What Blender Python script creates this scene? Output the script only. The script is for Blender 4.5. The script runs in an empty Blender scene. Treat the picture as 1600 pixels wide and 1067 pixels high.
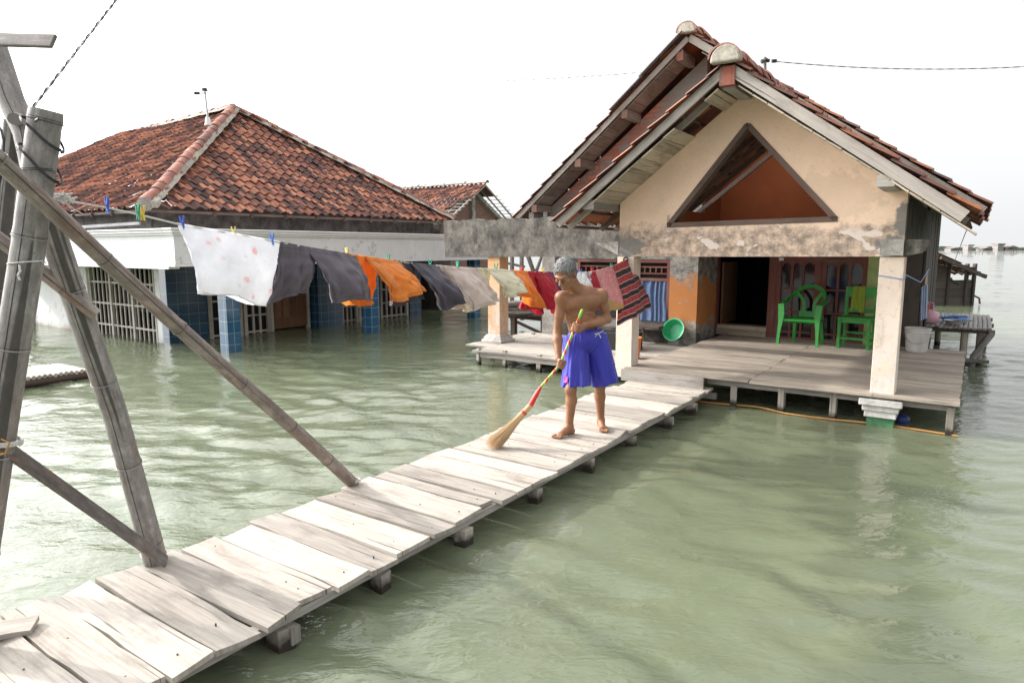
import bpy, math, random
import numpy as np
from mathutils import Vector, Matrix, noise as mnoise
random.seed(7); RS = np.random.RandomState(11)
scene = bpy.context.scene
COL = scene.collection
PI = math.pi

# ---------------------------------------------------------------- camera geometry (used to lay the place out in metres)
FPX, YH, ZC = 1050.0, 387.0, 1.85
PITCH = math.atan((533.5-YH)/FPX)
CF = np.array([0, math.cos(PITCH), -math.sin(PITCH)]); CU = np.array([0, math.sin(PITCH), math.cos(PITCH)])
CR = np.array([1.0, 0, 0]); CC = np.array([0, 0, ZC])
def ray(x, y): return CF+(x-800)/FPX*CR-(y-533.5)/FPX*CU
def atz(x, y, z): d = ray(x, y); return CC+d*((z-ZC)/d[2])
def atY(x, y, Y): d = ray(x, y); return CC+d*(Y/d[1])
HU = np.array([math.sin(math.radians(124.5)), math.cos(math.radians(124.5)), 0.0])   # along the house front
HV = np.array([math.sin(math.radians(34.5)), math.cos(math.radians(34.5)), 0.0])     # into the house
HO = np.array([1.30, 8.23, 0.0]); ZZ = np.array([0, 0, 1.0])
def W(a, b, z): return HO+a*HU+b*HV+z*ZZ
def uvz(p): q = np.asarray(p)-HO; return (q@HU, q@HV, p[2])
def WUV(p): q = uvz(p); return (q[0]+q[1], q[2])
def nrm(a): a = np.asarray(a, float); return a/np.linalg.norm(a)

# ---------------------------------------------------------------- mesh builder
class MB:
    def __init__(s): s.v = []; s.f = []; s.uv = []; s.rn = []; s.mi = []
    def add(s, verts, faces, uvs=None, r=None, m=0):
        b = len(s.v); s.v.extend([tuple(map(float, p)) for p in verts])
        if r is None: r = random.random()
        for k, fc in enumerate(faces):
            s.f.append([b+i for i in fc])
            s.uv.append(uvs[k] if uvs else [(0, 0)]*len(fc))
            s.rn.append(r[k] if isinstance(r, (list, tuple)) else r); s.mi.append(m)
    def box(s, c, ax, ay, az, sx, sy, sz, r=None, jit=0.0, m=0, uvf=None):
        c = np.asarray(c, float); A = [nrm(ax)*sx/2, nrm(ay)*sy/2, nrm(az)*sz/2]; S = [sx, sy, sz]
        P = []
        for i in (-1, 1):
            for j in (-1, 1):
                for k in (-1, 1):
                    P.append(c+A[0]*i+A[1]*j+A[2]*k+(RS.randn(3)*jit if jit else 0))
        F = [(0, 1, 3, 2), (4, 6, 7, 5), (0, 4, 5, 1), (2, 3, 7, 6), (0, 2, 6, 4), (1, 5, 7, 3)]
        loc = [(i, j, k) for i in (-1, 1) for j in (-1, 1) for k in (-1, 1)]
        pl = [(1, 2), (1, 2), (0, 2), (0, 2), (0, 1), (0, 1)]
        ou, ov = random.random()*40, random.random()*40
        L = int(np.argmax(S)); uvs = []
        for fc, (p, q) in zip(F, pl):
            if q == L or (p != L and S[q] > S[p]): p, q = q, p
            uvs.append([(loc[i][p]*S[p]/2+ou, loc[i][q]*S[q]/2+ov) for i in fc])
        if uvf: uvs = [[uvf(P[i]) for i in fc] for fc in F]
        s.add(P, F, uvs, r, m)
    def hb(s, u0, u1, v0, v1, z0, z1, r=None, jit=0.0, m=0, w=False):
        s.box(W((u0+u1)/2, (v0+v1)/2, (z0+z1)/2), HU, HV, ZZ, abs(u1-u0), abs(v1-v0), abs(z1-z0), r, jit, m, WUV if w else None)
    def bar(s, a, b, w, t, up=(0, 0, 1), r=None, jit=0.0, m=0):
        a = np.asarray(a, float); b = np.asarray(b, float); d = b-a; L = np.linalg.norm(d); d = d/L
        up = np.asarray(up, float)
        if abs(d@nrm(up)) > .98: up = np.array([1.0, 0.2, 0])
        x = nrm(np.cross(d, up)); y = nrm(np.cross(x, d))
        s.box((a+b)/2, d, x, y, L, w, t, r, jit, m)
    def poly(s, pts, n, t, uvf=None, r=None, m=0):
        """polygon pts extruded by t along n"""
        n = nrm(n); k = len(pts); P = [np.asarray(p, float) for p in pts]; Q = [p+n*t for p in P]
        uvf = uvf or (lambda p: (uvz(p)[0], p[2]))
        F = [list(range(k))[::-1], [k+i for i in range(k)]]; V = P+Q
        for i in range(k): F.append([i, (i+1) % k, k+(i+1) % k, k+i])
        s.add(V, F, [[uvf(V[i]) for i in fc] for fc in F], r, m)
    def tube(s, pts, rad, seg=8, r=None, cap=True, m=0, squash=None):
        pts = [np.asarray(p, float) for p in pts]; n = len(pts)
        rad = list(rad) if hasattr(rad, '__len__') else [rad]*n
        V = []; ref = None; lens = [0]
        for i in range(1, n): lens.append(lens[-1]+np.linalg.norm(pts[i]-pts[i-1]))
        ou, ov = random.random()*30, random.random()*30; x = None
        for i in range(n):
            d = nrm(pts[min(i+1, n-1)]-pts[max(i-1, 0)])
            if x is None:
                h = np.array([0, 0, 1.0]) if abs(d[2]) < .9 else np.array([1.0, 0, 0])
                x = nrm(np.cross(d, h))
            else: x = nrm(x-d*(x@d))
            y = np.cross(d, x)
            for k in range(seg):
                a = 2*PI*k/seg; V.append(pts[i]+(x*math.cos(a)+y*math.sin(a)*(squash or 1))*rad[i])
        F = []; U = []; per = 2*PI*rad[0]
        for i in range(n-1):
            for k in range(seg):
                k2 = (k+1) % seg
                F.append([i*seg+k, i*seg+k2, (i+1)*seg+k2, (i+1)*seg+k])
                U.append([(lens[i]+ou, per*k/seg+ov), (lens[i]+ou, per*(k+1)/seg+ov), (lens[i+1]+ou, per*(k+1)/seg+ov), (lens[i+1]+ou, per*k/seg+ov)])
        if cap:
            F.append(list(range(seg))[::-1]); U.append([(ou, ov)]*seg)
            F.append([(n-1)*seg+k for k in range(seg)]); U.append([(ou, ov)]*seg)
        s.add(V, F, U, r, m)
    def lathe(s, c, prof, seg=24, r=None, ax=ZZ, m=0):
        """prof: list of (radius, height)"""
        ax = nrm(ax); h = np.array([1.0, 0, 0]) if abs(ax[0]) < .9 else np.array([0, 1.0, 0])
        x = nrm(np.cross(ax, h)); y = np.cross(ax, x); c = np.asarray(c, float); V = []; F = []; U = []
        for (rr, hh) in prof:
            for k in range(seg):
                a = 2*PI*k/seg; V.append(c+ax*hh+(x*math.cos(a)+y*math.sin(a))*rr)
        for i in range(len(prof)-1):
            for k in range(seg):
                k2 = (k+1) % seg; F.append([i*seg+k, i*seg+k2, (i+1)*seg+k2, (i+1)*seg+k])
                U.append([(k/seg, prof[i][1]), ((k+1)/seg, prof[i][1]), ((k+1)/seg, prof[i+1][1]), (k/seg, prof[i+1][1])])
        s.add(V, F, U, r, m)
    def grid(s, fn, nu, nv, r=None, wrap=False, m=0, uvf=None):
        V = []; F = []; U = []
        for i in range(nu+1):
            for j in range(nv+1): V.append(fn(i/nu, j/nv))
        g = lambda i, j: i*(nv+1)+j
        uvf = uvf or (lambda a, b: (a, b))
        for i in range(nu):
            for j in range(nv):
                F.append([g(i, j), g(i+1, j), g(i+1, j+1), g(i, j+1)])
                U.append([uvf(i/nu, j/nv), uvf((i+1)/nu, j/nv), uvf((i+1)/nu, (j+1)/nv), uvf(i/nu, (j+1)/nv)])
        s.add(V, F, U, r, m)
    def build(s, name, mats, parent=None, smooth=False, loc=None, bevel=0, label=None):
        if loc is None:
            loc = np.array(world_loc(parent)) if parent is not None else np.array(s.v).mean(0)*[1, 1, 0]+[0, 0, min(p[2] for p in s.v)]
        loc = np.asarray(loc, float)
        me = bpy.data.meshes.new(name)
        me.from_pydata((np.array(s.v)-loc).tolist(), [], s.f)
        ul = me.uv_layers.new(name='UVMap'); flat = [c for fc in s.uv for p in fc for c in p]
        ul.data.foreach_set('uv', flat)
        at = me.attributes.new('rnd', 'FLOAT', 'FACE'); at.data.foreach_set('value', s.rn)
        if not isinstance(mats, (list, tuple)): mats = [mats]
        for mm in mats: me.materials.append(mm)
        if len(mats) > 1: me.polygons.foreach_set('material_index', s.mi)
        if smooth: me.polygons.foreach_set('use_smooth', [True]*len(me.polygons))
        me.update()
        o = bpy.data.objects.new(name, me); COL.objects.link(o)
        if parent is not None: o.parent = parent; o.location = loc-np.array(world_loc(parent))
        else: o.location = loc
        if smooth == 'angle':
            me.polygons.foreach_set('use_smooth', [True]*len(me.polygons))
            try: me.set_sharp_from_angle(angle=math.radians(40))
            except Exception: pass
        if bevel:
            b = o.modifiers.new('bevel', 'BEVEL'); b.width = bevel; b.segments = 2; b.limit_method = 'ANGLE'
        if label: o['label'] = label
        return o
def world_loc(o):
    l = Vector(o.location)
    while o.parent: o = o.parent; l = l+Vector(o.location)
    return tuple(l)
def empty(name, loc, label, cat, group=None):
    o = bpy.data.objects.new(name, None); COL.objects.link(o); o.location = tuple(map(float, loc)); o.empty_display_size = .1
    return tag(o, label, cat, group)
def tag(o, label=None, cat=None, group=None, kind=None):
    if label: o['label'] = label
    if cat: o['category'] = cat
    if group: o['group'] = group
    if kind: o['kind'] = kind
    return o

# ---------------------------------------------------------------- shader helpers
class G:
    def __init__(s, name):
        s.m = bpy.data.materials.new(name); s.m.use_nodes = True; s.t = s.m.node_tree
        s.t.nodes.clear(); s.out = s.t.nodes.new('ShaderNodeOutputMaterial')
    def n(s, ty, ins=None, **props):
        nd = s.t.nodes.new('ShaderNode'+ty)
        for k, v in props.items(): setattr(nd, k, v)
        for k, v in (ins or {}).items(): s.set(nd.inputs[k], v)
        return nd
    def set(s, sock, v):
        if isinstance(v, bpy.types.NodeSocket): s.t.links.new(v, sock)
        else:
            if sock.type == 'RGBA' and len(v) == 3: v = (*v, 1)
            sock.default_value = v
    def obj(s): return s.n('TexCoord').outputs['Object']
    def uv(s): return s.n('TexCoord').outputs['UV']
    def geo(s): return s.n('NewGeometry').outputs['Position']
    def rnd(s): return s.n('Attribute', attribute_name='rnd').outputs['Fac']
    def map(s, v, sc=(1, 1, 1), loc=(0, 0, 0), rot=(0, 0, 0)): return s.n('Mapping', {'Vector': v, 'Scale': sc, 'Location': loc, 'Rotation': rot}).outputs[0]
    def noise(s, v, sc=5, det=4, ro=.6, dist=0): return s.n('TexNoise', {'Vector': v, 'Scale': sc, 'Detail': det, 'Roughness': ro, 'Distortion': dist}).outputs['Fac']
    def vor(s, v, sc=5, out='Distance', **p): return s.n('TexVoronoi', {'Vector': v, 'Scale': sc}, **p).outputs[out]
    def ramp(s, f, stops, interp='LINEAR'):
        nd = s.n('ValToRGB', {'Fac': f}); cr = nd.color_ramp; cr.interpolation = interp
        while len(cr.elements) < len(stops): cr.elements.new(.5)
        for e, (p, c) in zip(cr.elements, stops):
            e.position = p; e.color = (*c, 1) if hasattr(c, '__len__') else (c, c, c, 1)
        return nd.outputs[0]
    def mix(s, f, a, b, bt='MIX'):
        nd = s.n('Mix', data_type='RGBA', blend_type=bt); s.set(nd.inputs[0], f); s.set(nd.inputs[6], a); s.set(nd.inputs[7], b); return nd.outputs[2]
    def ma(s, op, a, b=0.0, c=0.0):
        nd = s.n('Math', operation=op); s.set(nd.inputs[0], a); s.set(nd.inputs[1], b)
        if op in ('MULTIPLY_ADD', 'COMPARE'): s.set(nd.inputs[2], c)
        return nd.outputs[0]
    def sep(s, v): return s.n('SeparateXYZ', {'Vector': v}).outputs
    def comb(s, x, y, z=0.0): return s.n('CombineXYZ', {'X': x, 'Y': y, 'Z': z}).outputs[0]
    def lin(s, v, a, b, c=0.0, d=1.0): return s.n('MapRange', {'Value': v, 'From Min': a, 'From Max': b, 'To Min': c, 'To Max': d}).outputs[0]
    def bump(s, h, st=.3, di=.01): return s.n('Bump', {'Height': h, 'Strength': st, 'Distance': di}).outputs[0]
    def pbr(s, col, rough=.7, nor=None, **k):
        ins = {'Base Color': col, 'Roughness': rough}
        for a, b in k.items(): ins[a.replace('_', ' ')] = b
        if nor is not None: ins['Normal'] = nor
        nd = s.n('BsdfPrincipled', ins); s.t.links.new(nd.outputs[0], s.out.inputs[0]); s.p = nd; return s.m

def m_wood(name, light, dark, dirt=(.06, .05, .04), gs=1.0, rough=.75, wet=False, streak=.5, nails=False, var=.35):
    g = G(name); uv = g.uv(); r = g.rnd()
    off = g.n('VectorMath', {0: uv, 1: g.comb(g.ma('MULTIPLY', r, 37.0), g.ma('MULTIPLY', r, 91.0), 0.0)}, operation='ADD').outputs[0]
    grain = g.noise(g.map(off, (2.2*gs, 60*gs, 1)), 1.0, 6, .65, .6)
    blot = g.noise(g.map(off, (2.0, 6.0, 1)), 1.2, 5, .6)
    col = g.ramp(grain, [(.28, dark), (.62, light)])
    base = g.mix(g.ramp(blot, [(.35, 0), (.7, 1)]), g.mix(.5, dark, light), light)
    col = g.mix(streak, base, col)
    col = g.mix(g.ramp(g.noise(g.map(off, (1.1, 3.0, 1)), 2.0, 8, .7), [(.5, 0), (.72, .75)]), col, dirt)
    crack = g.ramp(g.noise(g.map(off, (1.0*gs, 45*gs, 1)), 1.0, 2, .5, .4), [(.30, 1), (.345, 0)])
    col = g.mix(g.ma('MULTIPLY', crack, .7), col, (.03, .025, .02))
    br = g.lin(r, 0, 1, 1-var, 1+var*.6)
    col = g.mix(1.0, col, g.n('CombineColor', {0: br, 1: br, 2: g.ma('MULTIPLY', br, .97)}).outputs[0], 'MULTIPLY')
    if wet:
        z = g.sep(g.geo())[2]
        wl = g.ma('ADD', z, g.ma('MULTIPLY', g.noise(g.geo(), 14, 3), .10))
        col = g.mix(g.ramp(g.lin(wl, .16, .21), [(0, 1), (1, 0)]), col, (.028, .018, .012))
    h = g.ma('SUBTRACT', g.ma('ADD', g.ma('MULTIPLY', grain, .6), g.ma('MULTIPLY', blot, .4)), crack)
    return g.pbr(col, rough, g.bump(h, .5, .004))

def m_plain(name, col, rough=.5, var=.15, sc=12, bump=.0, **k):
    g = G(name); o = g.obj(); n = g.noise(o, sc, 5)
    c = g.mix(g.lin(n, .3, .7), tuple(x*(1-var) for x in col), tuple(min(1, x*(1+var)) for x in col))
    return g.pbr(c, rough, g.bump(n, bump, .01) if bump else None, **k)
M = {}
M['plank'] = m_wood('sun_bleached_plank', (.50, .45, .405), (.225, .195, .172), dirt=(.15, .12, .095), streak=.62, var=.30)
M['deck'] = m_wood('grey_deck_plank', (.42, .36, .305), (.25, .21, .175), dirt=(.16, .13, .105), streak=.45, var=.25)
M['post'] = m_wood('wet_post_wood', (.42, .38, .34), (.20, .17, .14), wet=True)
M['beamwood'] = m_wood('grey_beam_wood', (.36, .33, .31), (.17, .15, .135), dirt=(.09, .075, .065))
M['paleboard'] = m_wood('pale_barge_wood', (.40, .36, .33), (.20, .175, .16), dirt=(.15, .12, .10), var=.15)
M['soffit'] = m_wood('stained_soffit_board', (.55, .47, .38), (.30, .24, .185), dirt=(.09, .07, .055), gs=.8, var=.25)
M['darksoffit'] = m_wood('brown_soffit_board', (.28, .24, .215), (.14, .118, .105), dirt=(.065, .053, .047), var=.3)
M['darkwood'] = m_wood('dark_frame_wood', (.16, .105, .085), (.075, .05, .042), dirt=(.04, .03, .025))
M['redwood'] = m_wood('red_painted_wood', (.20, .062, .048), (.125, .042, .034), dirt=(.20, .15, .13), var=.15, streak=.3)
M['redcap'] = m_wood('rust_purlin_end', (.28, .075, .045), (.14, .045, .035), dirt=(.18, .14, .12))
M['rustwood'] = m_wood('faded_rust_wood', (.26, .13, .095), (.15, .085, .07), dirt=(.20, .17, .15))
M['nearblackwood'] = m_wood('near_black_board', (.085, .066, .055), (.04, .032, .028), dirt=(.025, .02, .018))  # near-black brown; on the house's right side the colour includes eave shade
M['brownwood'] = m_wood('brown_door_wood', (.20, .10, .05), (.10, .05, .028), dirt=(.05, .03, .02))
M['greywhitewood'] = m_wood('worn_white_frame', (.50, .47, .43), (.30, .27, .25), dirt=(.14, .10, .085))
M['stepwood'] = m_wood('pale_step_wood', (.50, .42, .33), (.30, .24, .18))

def m_bamboo(name, a, b, c):
    g = G(name); uv = g.uv(); r = g.rnd()
    s = g.noise(g.map(uv, (1.3, 26, 1)), 1.6, 6, .65, .3); n2 = g.noise(g.map(uv, (1.8, 7, 1)), 1.4, 6, .7)
    col = g.ramp(s, [(.3, b), (.65, a)])
    col = g.mix(g.ramp(n2, [(.47, 0), (.66, .85)]), col, c)
    mo = g.noise(g.map(uv, (1, 2.2, 1)), 9, 6, .72); col = g.mix(g.ramp(mo, [(.42, .0), (.62, .65)]), col, tuple(x*.5 for x in b)); col = g.mix(g.ramp(mo, [(.30, .55), (.44, 0)]), col, tuple(min(1, x*1.4) for x in a))
    sp = g.ramp(g.noise(uv, 60, 3, .7), [(.60, 0), (.72, .7)])
    col = g.mix(sp, col, (.10, .085, .075))
    cr = g.ramp(g.noise(g.map(uv, (.25, 16, 1)), 1.0, 1, .4, .1), [(.345, 1), (.36, 0)])
    col = g.mix(g.ma('MULTIPLY', cr, .8), col, (.035, .03, .028))
    col = g.mix(1.0, col, g.n('CombineColor', {0: g.lin(r, 0, 1, .85, 1.1), 1: g.lin(r, 0, 1, .85, 1.1), 2: g.lin(r, 0, 1, .86, 1.1)}).outputs[0], 'MULTIPLY')
    return g.pbr(col, .55, g.bump(g.ma('SUBTRACT', s, cr), .5, .004))
M['bamboo'] = m_bamboo('weathered_bamboo', (.375, .355, .34), (.24, .226, .216), (.28, .215, .185))
M['bamboo_brown'] = m_bamboo('brown_bamboo', (.36, .31, .275), (.22, .18, .155), (.22, .13, .095))
M['bamboo_dark'] = m_bamboo('dark_lath', (.23, .205, .19), (.12, .105, .095), (.20, .10, .07))

def m_tile(name, cols, dirt=.75):
    g = G(name); r = g.rnd(); o = g.obj(); uv = g.uv()
    col = g.ramp(r, cols, 'LINEAR')
    big = g.ramp(g.noise(o, .8, 5, .65), [(.4, 0), (.66, 1)])
    fine = g.ramp(g.noise(o, 9, 6, .72), [(.42, 0), (.68, 1)])
    d = g.ma('MULTIPLY', g.ma('MAXIMUM', g.ma('MULTIPLY', big, fine), g.ma('MULTIPLY', fine, .45)), dirt)
    col = g.mix(d, col, (.055, .04, .036))
    lite = g.ramp(g.noise(o, 14, 4, .6), [(.6, 0), (.75, .5)])
    col = g.mix(g.ma('MULTIPLY', lite, .5), col, (.45, .33, .27))
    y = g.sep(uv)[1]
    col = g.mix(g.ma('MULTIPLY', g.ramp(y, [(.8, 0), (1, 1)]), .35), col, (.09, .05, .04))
    return g.pbr(col, .8, g.bump(g.noise(o, 60, 4), .35, .004))
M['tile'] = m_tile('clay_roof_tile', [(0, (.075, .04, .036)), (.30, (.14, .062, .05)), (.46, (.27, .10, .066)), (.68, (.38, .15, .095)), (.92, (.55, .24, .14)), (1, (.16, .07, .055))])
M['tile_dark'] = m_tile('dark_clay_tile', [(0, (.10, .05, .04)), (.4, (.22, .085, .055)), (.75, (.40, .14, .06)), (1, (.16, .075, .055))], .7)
M['ridge'] = m_tile('ridge_clay_tile', [(0, (.19, .085, .07)), (.5, (.36, .15, .11)), (1, (.46, .21, .15))], .7)

def m_stucco(name, base, spots=True, orange=None, grey=(.16, .15, .14)):
    g = G(name); uv = g.uv()
    n1 = g.noise(uv, 1.4, 6, .65); n2 = g.noise(uv, 26, 5, .7); n3 = g.noise(uv, 5, 5, .65)
    z = g.sep(uv)[1]
    col = g.mix(g.ramp(n1, [(.3, 0), (.7, 1)]), tuple(c*.86 for c in base), tuple(min(1, c*1.08) for c in base))
    col = g.mix(g.ma('MULTIPLY', g.ramp(n2, [(.58, 0), (.7, 1)]), .30), col, tuple(c*.45 for c in base))
    pit = g.ramp(g.vor(uv, 24), [(.05, 1), (.13, 0)])
    pit = g.ma('MULTIPLY', pit, g.ramp(n3, [(.48, 0), (.6, 1)]))
    col = g.mix(g.ma('MULTIPLY', pit, .6), col, tuple(c*.35 for c in base))
    return g, uv, z, col, n1, n2, n3, pit
# porch gable: peach plaster, grimy peeling beam band, grey patches at both ends
g, uv, z, col, n1, n2, n3, pit = m_stucco('peach_stucco', (.84, .615, .46))
u_ = g.sep(uv)[0]
band = g.ramp(g.ma('ADD', z, g.ma('MULTIPLY', n3, .16)), [(0, 0), (1, 1)])
zz = g.ma('ADD', z, g.lin(n3, .3, .7, -.09, .09))
bandm = g.lin(zz, 2.02, 2.12, 1, 0)
grime = g.ma('MULTIPLY', bandm, g.ramp(g.noise(uv, 9, 7, .75), [(.36, 0), (.60, .92)]))
col = g.mix(g.ma('MULTIPLY', bandm, .38), col, (.55, .43, .36))
col = g.mix(grime, col, (.21, .165, .13))
peel = g.ramp(g.noise(g.map(uv, (2.2, 3.6, 1)), 1.6, 3, .5, .6), [(.572, 0), (.588, 1)])
pf = g.ma('MULTIPLY', peel, g.ma('MULTIPLY', bandm, g.lin(u_, .35, .5)))
col = g.mix(pf, col, (.70, .60, .54))
sp = lambda cu, cz, su, sz, th: g.ramp(g.ma('ADD', g.n('VectorMath', {0: g.map(uv, (1/su, 1/sz, 0), (-cu/su, -cz/sz, 0))}, operation='LENGTH').outputs['Value'], g.lin(n3, .3, .7, -.45, .45)), [(.75, 1), (.95, 0)])
gp = g.ma('MAXIMUM', sp(.10, 1.86, .26, .15, 1), g.ma('MAXIMUM', sp(3.0, 2.12, .10, .20, 1), sp(2.93, 1.88, .16, .10, 1)))
col = g.mix(g.ma('MULTIPLY', gp, .92), col, g.mix(n2, (.14, .135, .13), (.24, .225, .21)))
col = g.mix(g.ma('MULTIPLY', sp(2.35, 2.35, .45, .30, 1), .22), col, (.33, .25, .17))
M['peach'] = g.pbr(col, .9, g.bump(g.ma('SUBTRACT', g.ma('ADD', n2, g.ma('MULTIPLY', pf, .6)), pit), .5, .012))
# pillar paint
def m_pillar(name, base, worn, amt):
    g, uv, z, col, n1, n2, n3, pit = m_stucco(name, base)
    w = g.ramp(g.noise(uv, 6, 6, .7), [(.5-amt*.2, 0), (.68-amt*.2, 1)])
    low = g.lin(z, .4, 1.5, 1, .15)
    col = g.mix(g.ma('MULTIPLY', w, low), col, worn)
    col = g.mix(g.ramp(g.noise(uv, 18, 6, .75), [(.57, 0), (.68, .65)]), col, (.28, .24, .21))
    st = g.ramp(g.noise(g.map(uv, (5, 1.2, 1)), 2.0, 6, .7), [(.52, 0), (.68, .45)]); col = g.mix(st, col, (.36, .32, .29))
    return g.pbr(col, .88, g.bump(n2, .4, .008))
M['pillar'] = m_pillar('worn_peach_pillar', (.72, .58, .47), (.66, .61, .57), .5)
M['pillarorange'] = m_pillar('orange_white_pillar', (.66, .36, .16), (.60, .54, .49), .6)
# orange plaster with grey scoured patches
g, uv, z, col, n1, n2, n3, pit = m_stucco('orange_plaster', (.50, .20, .065))
gm = g.ramp(g.ma('ADD', g.noise(uv, 3.2, 6, .7), g.lin(z, 1.12, 1.48, -.16, .17)), [(.50, 0), (.56, 1)])
gl = g.ramp(g.ma('ADD', g.noise(uv, 7, 5, .7), g.lin(z, .4, .9, .22, -.2)), [(.50, 0), (.58, 1)])
gg = g.mix(g.ramp(g.noise(uv, 7, 6, .7), [(.38, 0), (.62, 1)]), (.11, .115, .115), (.40, .375, .33))
col = g.mix(g.ma('MAXIMUM', gm, gl), col, gg)
M['orange'] = g.pbr(col, .9, g.bump(n2, .5, .01))
M['orangeplain'] = m_plain('attic_orange_plaster', (.28, .072, .022), .9, .14, 3, .2)
M['greenplaster'] = m_plain('pale_green_plaster', (.36, .42, .17), .9, .2, 9, .2)
# weathered concrete
def m_concrete(name, a, b, dark, sc=1.0):
    g = G(name); o = g.obj(); z = g.sep(o)[2]
    n1 = g.noise(o, 2.2*sc, 7, .7); n2 = g.noise(o, 30, 5, .7); n3 = g.noise(g.map(o, (1, 1, .8)), 4.5*sc, 8, .74)
    col = g.mix(g.ramp(n1, [(.35, 0), (.68, 1)]), a, b)
    col = g.mix(g.ramp(n3, [(.40, 0), (.62, .93)]), col, dark)
    col = g.mix(g.ramp(n2, [(.52, 0), (.7, .6)]), col, tuple(c*.6 for c in dark))
    return g.pbr(col, .93, g.bump(g.ma('ADD', n2, n1), .5, .012))
M['concrete'] = m_concrete('black_weathered_concrete', (.115, .104, .092), (.28, .255, .22), (.038, .034, .031))
M['concrete_lt'] = m_concrete('grey_concrete', (.34, .32, .30), (.50, .47, .43), (.18, .165, .15))
M['mortar'] = m_concrete('ridge_mortar', (.42, .39, .33), (.54, .49, .41), (.25, .23, .19))
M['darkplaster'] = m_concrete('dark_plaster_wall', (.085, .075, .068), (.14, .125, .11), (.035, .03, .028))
# rear gable: brick and smeared cement in bands that follow the slope
g = G('brick_and_cement'); uv = g.uv(); s = g.sep(uv); u_, z = s[0], s[1]
br = g.n('TexBrick', {'Vector': uv, 'Scale': 1.0, 'Color1': (.58, .20, .11, 1), 'Color2': (.36, .13, .085, 1), 'Mortar': (.28, .175, .165, 1), 'Mortar Size': .013, 'Mortar Smooth': .3, 'Brick Width': .24, 'Row Height': .075, 'Bias': 0.0})
n3 = g.noise(uv, 5, 6, .7); n2 = g.noise(uv, 30, 5, .7); n1 = g.noise(uv, 1.6, 4)
dist = g.ma('SUBTRACT', g.ma('SUBTRACT', 4.75, g.ma('MULTIPLY', g.ma('ABSOLUTE', g.ma('ADD', u_, .13)), .835)), z)   # metres below the roof line
dd = g.ma('ADD', dist, g.lin(n3, .3, .7, -.07, .07))
cem = g.ma('MULTIPLY', g.lin(dd, .27, .30), g.lin(dd, .56, .62, 1, 0))
wsm = g.ramp(n3, [(.48, 0), (.58, 1)])
low = g.lin(g.ma('ADD', z, g.lin(n3, .3, .7, -.2, .2)), 2.55, 2.9, 1, 0)
top = g.lin(g.ma('ADD', u_, g.lin(n3, .3, .7, -.2, .2)), -.9, -.5)
c2 = g.ma('MAXIMUM', g.ma('MAXIMUM', cem, g.ma('MULTIPLY', wsm, .8)), g.ma('MAXIMUM', low, top))
col = g.mix(c2, br.outputs[0], g.mix(n1, (.19, .18, .17), (.34, .325, .31)))
M['brickgable'] = g.pbr(col, .95, g.bump(g.ma('SUBTRACT', n2, g.ma('MULTIPLY', br.outputs[1], .8)), .6, .012))
g = G('red_brick'); o = g.uv()
br = g.n('TexBrick', {'Vector': o, 'Scale': 1.0, 'Color1': (.36, .16, .11, 1), 'Color2': (.22, .10, .075, 1), 'Mortar': (.16, .125, .11, 1), 'Mortar Size': .018, 'Mortar Smooth': .2, 'Brick Width': .24, 'Row Height': .085})
M['brick'] = g.pbr(g.mix(g.ramp(g.noise(o, 4, 6, .7), [(.4, 0), (.7, .6)]), br.outputs[0], (.16, .12, .105)), .95, g.bump(br.outputs[1], -.5, .01))
# whitewash
def m_white(name, base, flake, amt):
    g = G(name); o = g.obj(); z = g.sep(g.geo())[2]
    n1 = g.noise(o, 1.3, 6, .65); n3 = g.noise(o, 4.5, 5, .65); n2 = g.noise(o, 24, 4, .7)
    col = g.mix(g.ramp(n1, [(.35, 0), (.65, 1)]), tuple(c*.87 for c in base), base)
    fl = g.ma('MULTIPLY', g.ramp(n3, [(.62-amt*.10, 0), (.635-amt*.10, 1)]), g.ramp(n1, [(.5, 0), (.56, 1)]))
    col = g.mix(g.ma('MULTIPLY', fl, .75), col, flake)
    st = g.ramp(g.noise(g.map(o, (6, 6, .5)), 2.2, 5, .7), [(.55, 0), (.75, .4)])
    col = g.mix(st, col, tuple(c*.66 for c in base))
    wet = g.lin(g.ma('ADD', z, g.lin(n3, .3, .7, -.10, .10)), .02, .20, .8, 0)
    col = g.mix(wet, col, (.30, .25, .19))
    return g.pbr(col, .85, g.bump(g.ma('SUBTRACT', n2, fl), .3, .008))
M['white'] = m_white('whitewashed_plaster', (.74, .745, .75), (.50, .45, .43), .5)
M['whitetrim'] = m_white('white_cornice_paint', (.80, .80, .80), (.56, .5, .48), .0)
# blue glazed tiles
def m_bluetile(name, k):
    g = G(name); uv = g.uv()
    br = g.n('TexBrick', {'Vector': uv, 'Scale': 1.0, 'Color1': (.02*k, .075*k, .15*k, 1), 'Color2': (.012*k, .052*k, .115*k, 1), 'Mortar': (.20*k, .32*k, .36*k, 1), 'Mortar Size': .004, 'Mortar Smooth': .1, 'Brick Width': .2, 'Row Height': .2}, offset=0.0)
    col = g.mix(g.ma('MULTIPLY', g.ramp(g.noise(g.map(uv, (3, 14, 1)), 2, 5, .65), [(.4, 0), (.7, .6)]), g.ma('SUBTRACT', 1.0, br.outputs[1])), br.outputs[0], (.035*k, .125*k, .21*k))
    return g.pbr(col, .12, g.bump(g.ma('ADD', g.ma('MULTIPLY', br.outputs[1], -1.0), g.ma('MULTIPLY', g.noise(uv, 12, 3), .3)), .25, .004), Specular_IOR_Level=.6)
M['bluetile'] = m_bluetile('blue_glazed_tile', 1.3); M['bluetile_shaded'] = m_bluetile('shaded_blue_glazed_tile', .68)  # second, darker copy for the piers: parapet overhang's shadow put into the colour
M['glass'] = m_plain('dark_window_glass', (.012, .013, .014), .06, .1, 3, 0)
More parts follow.
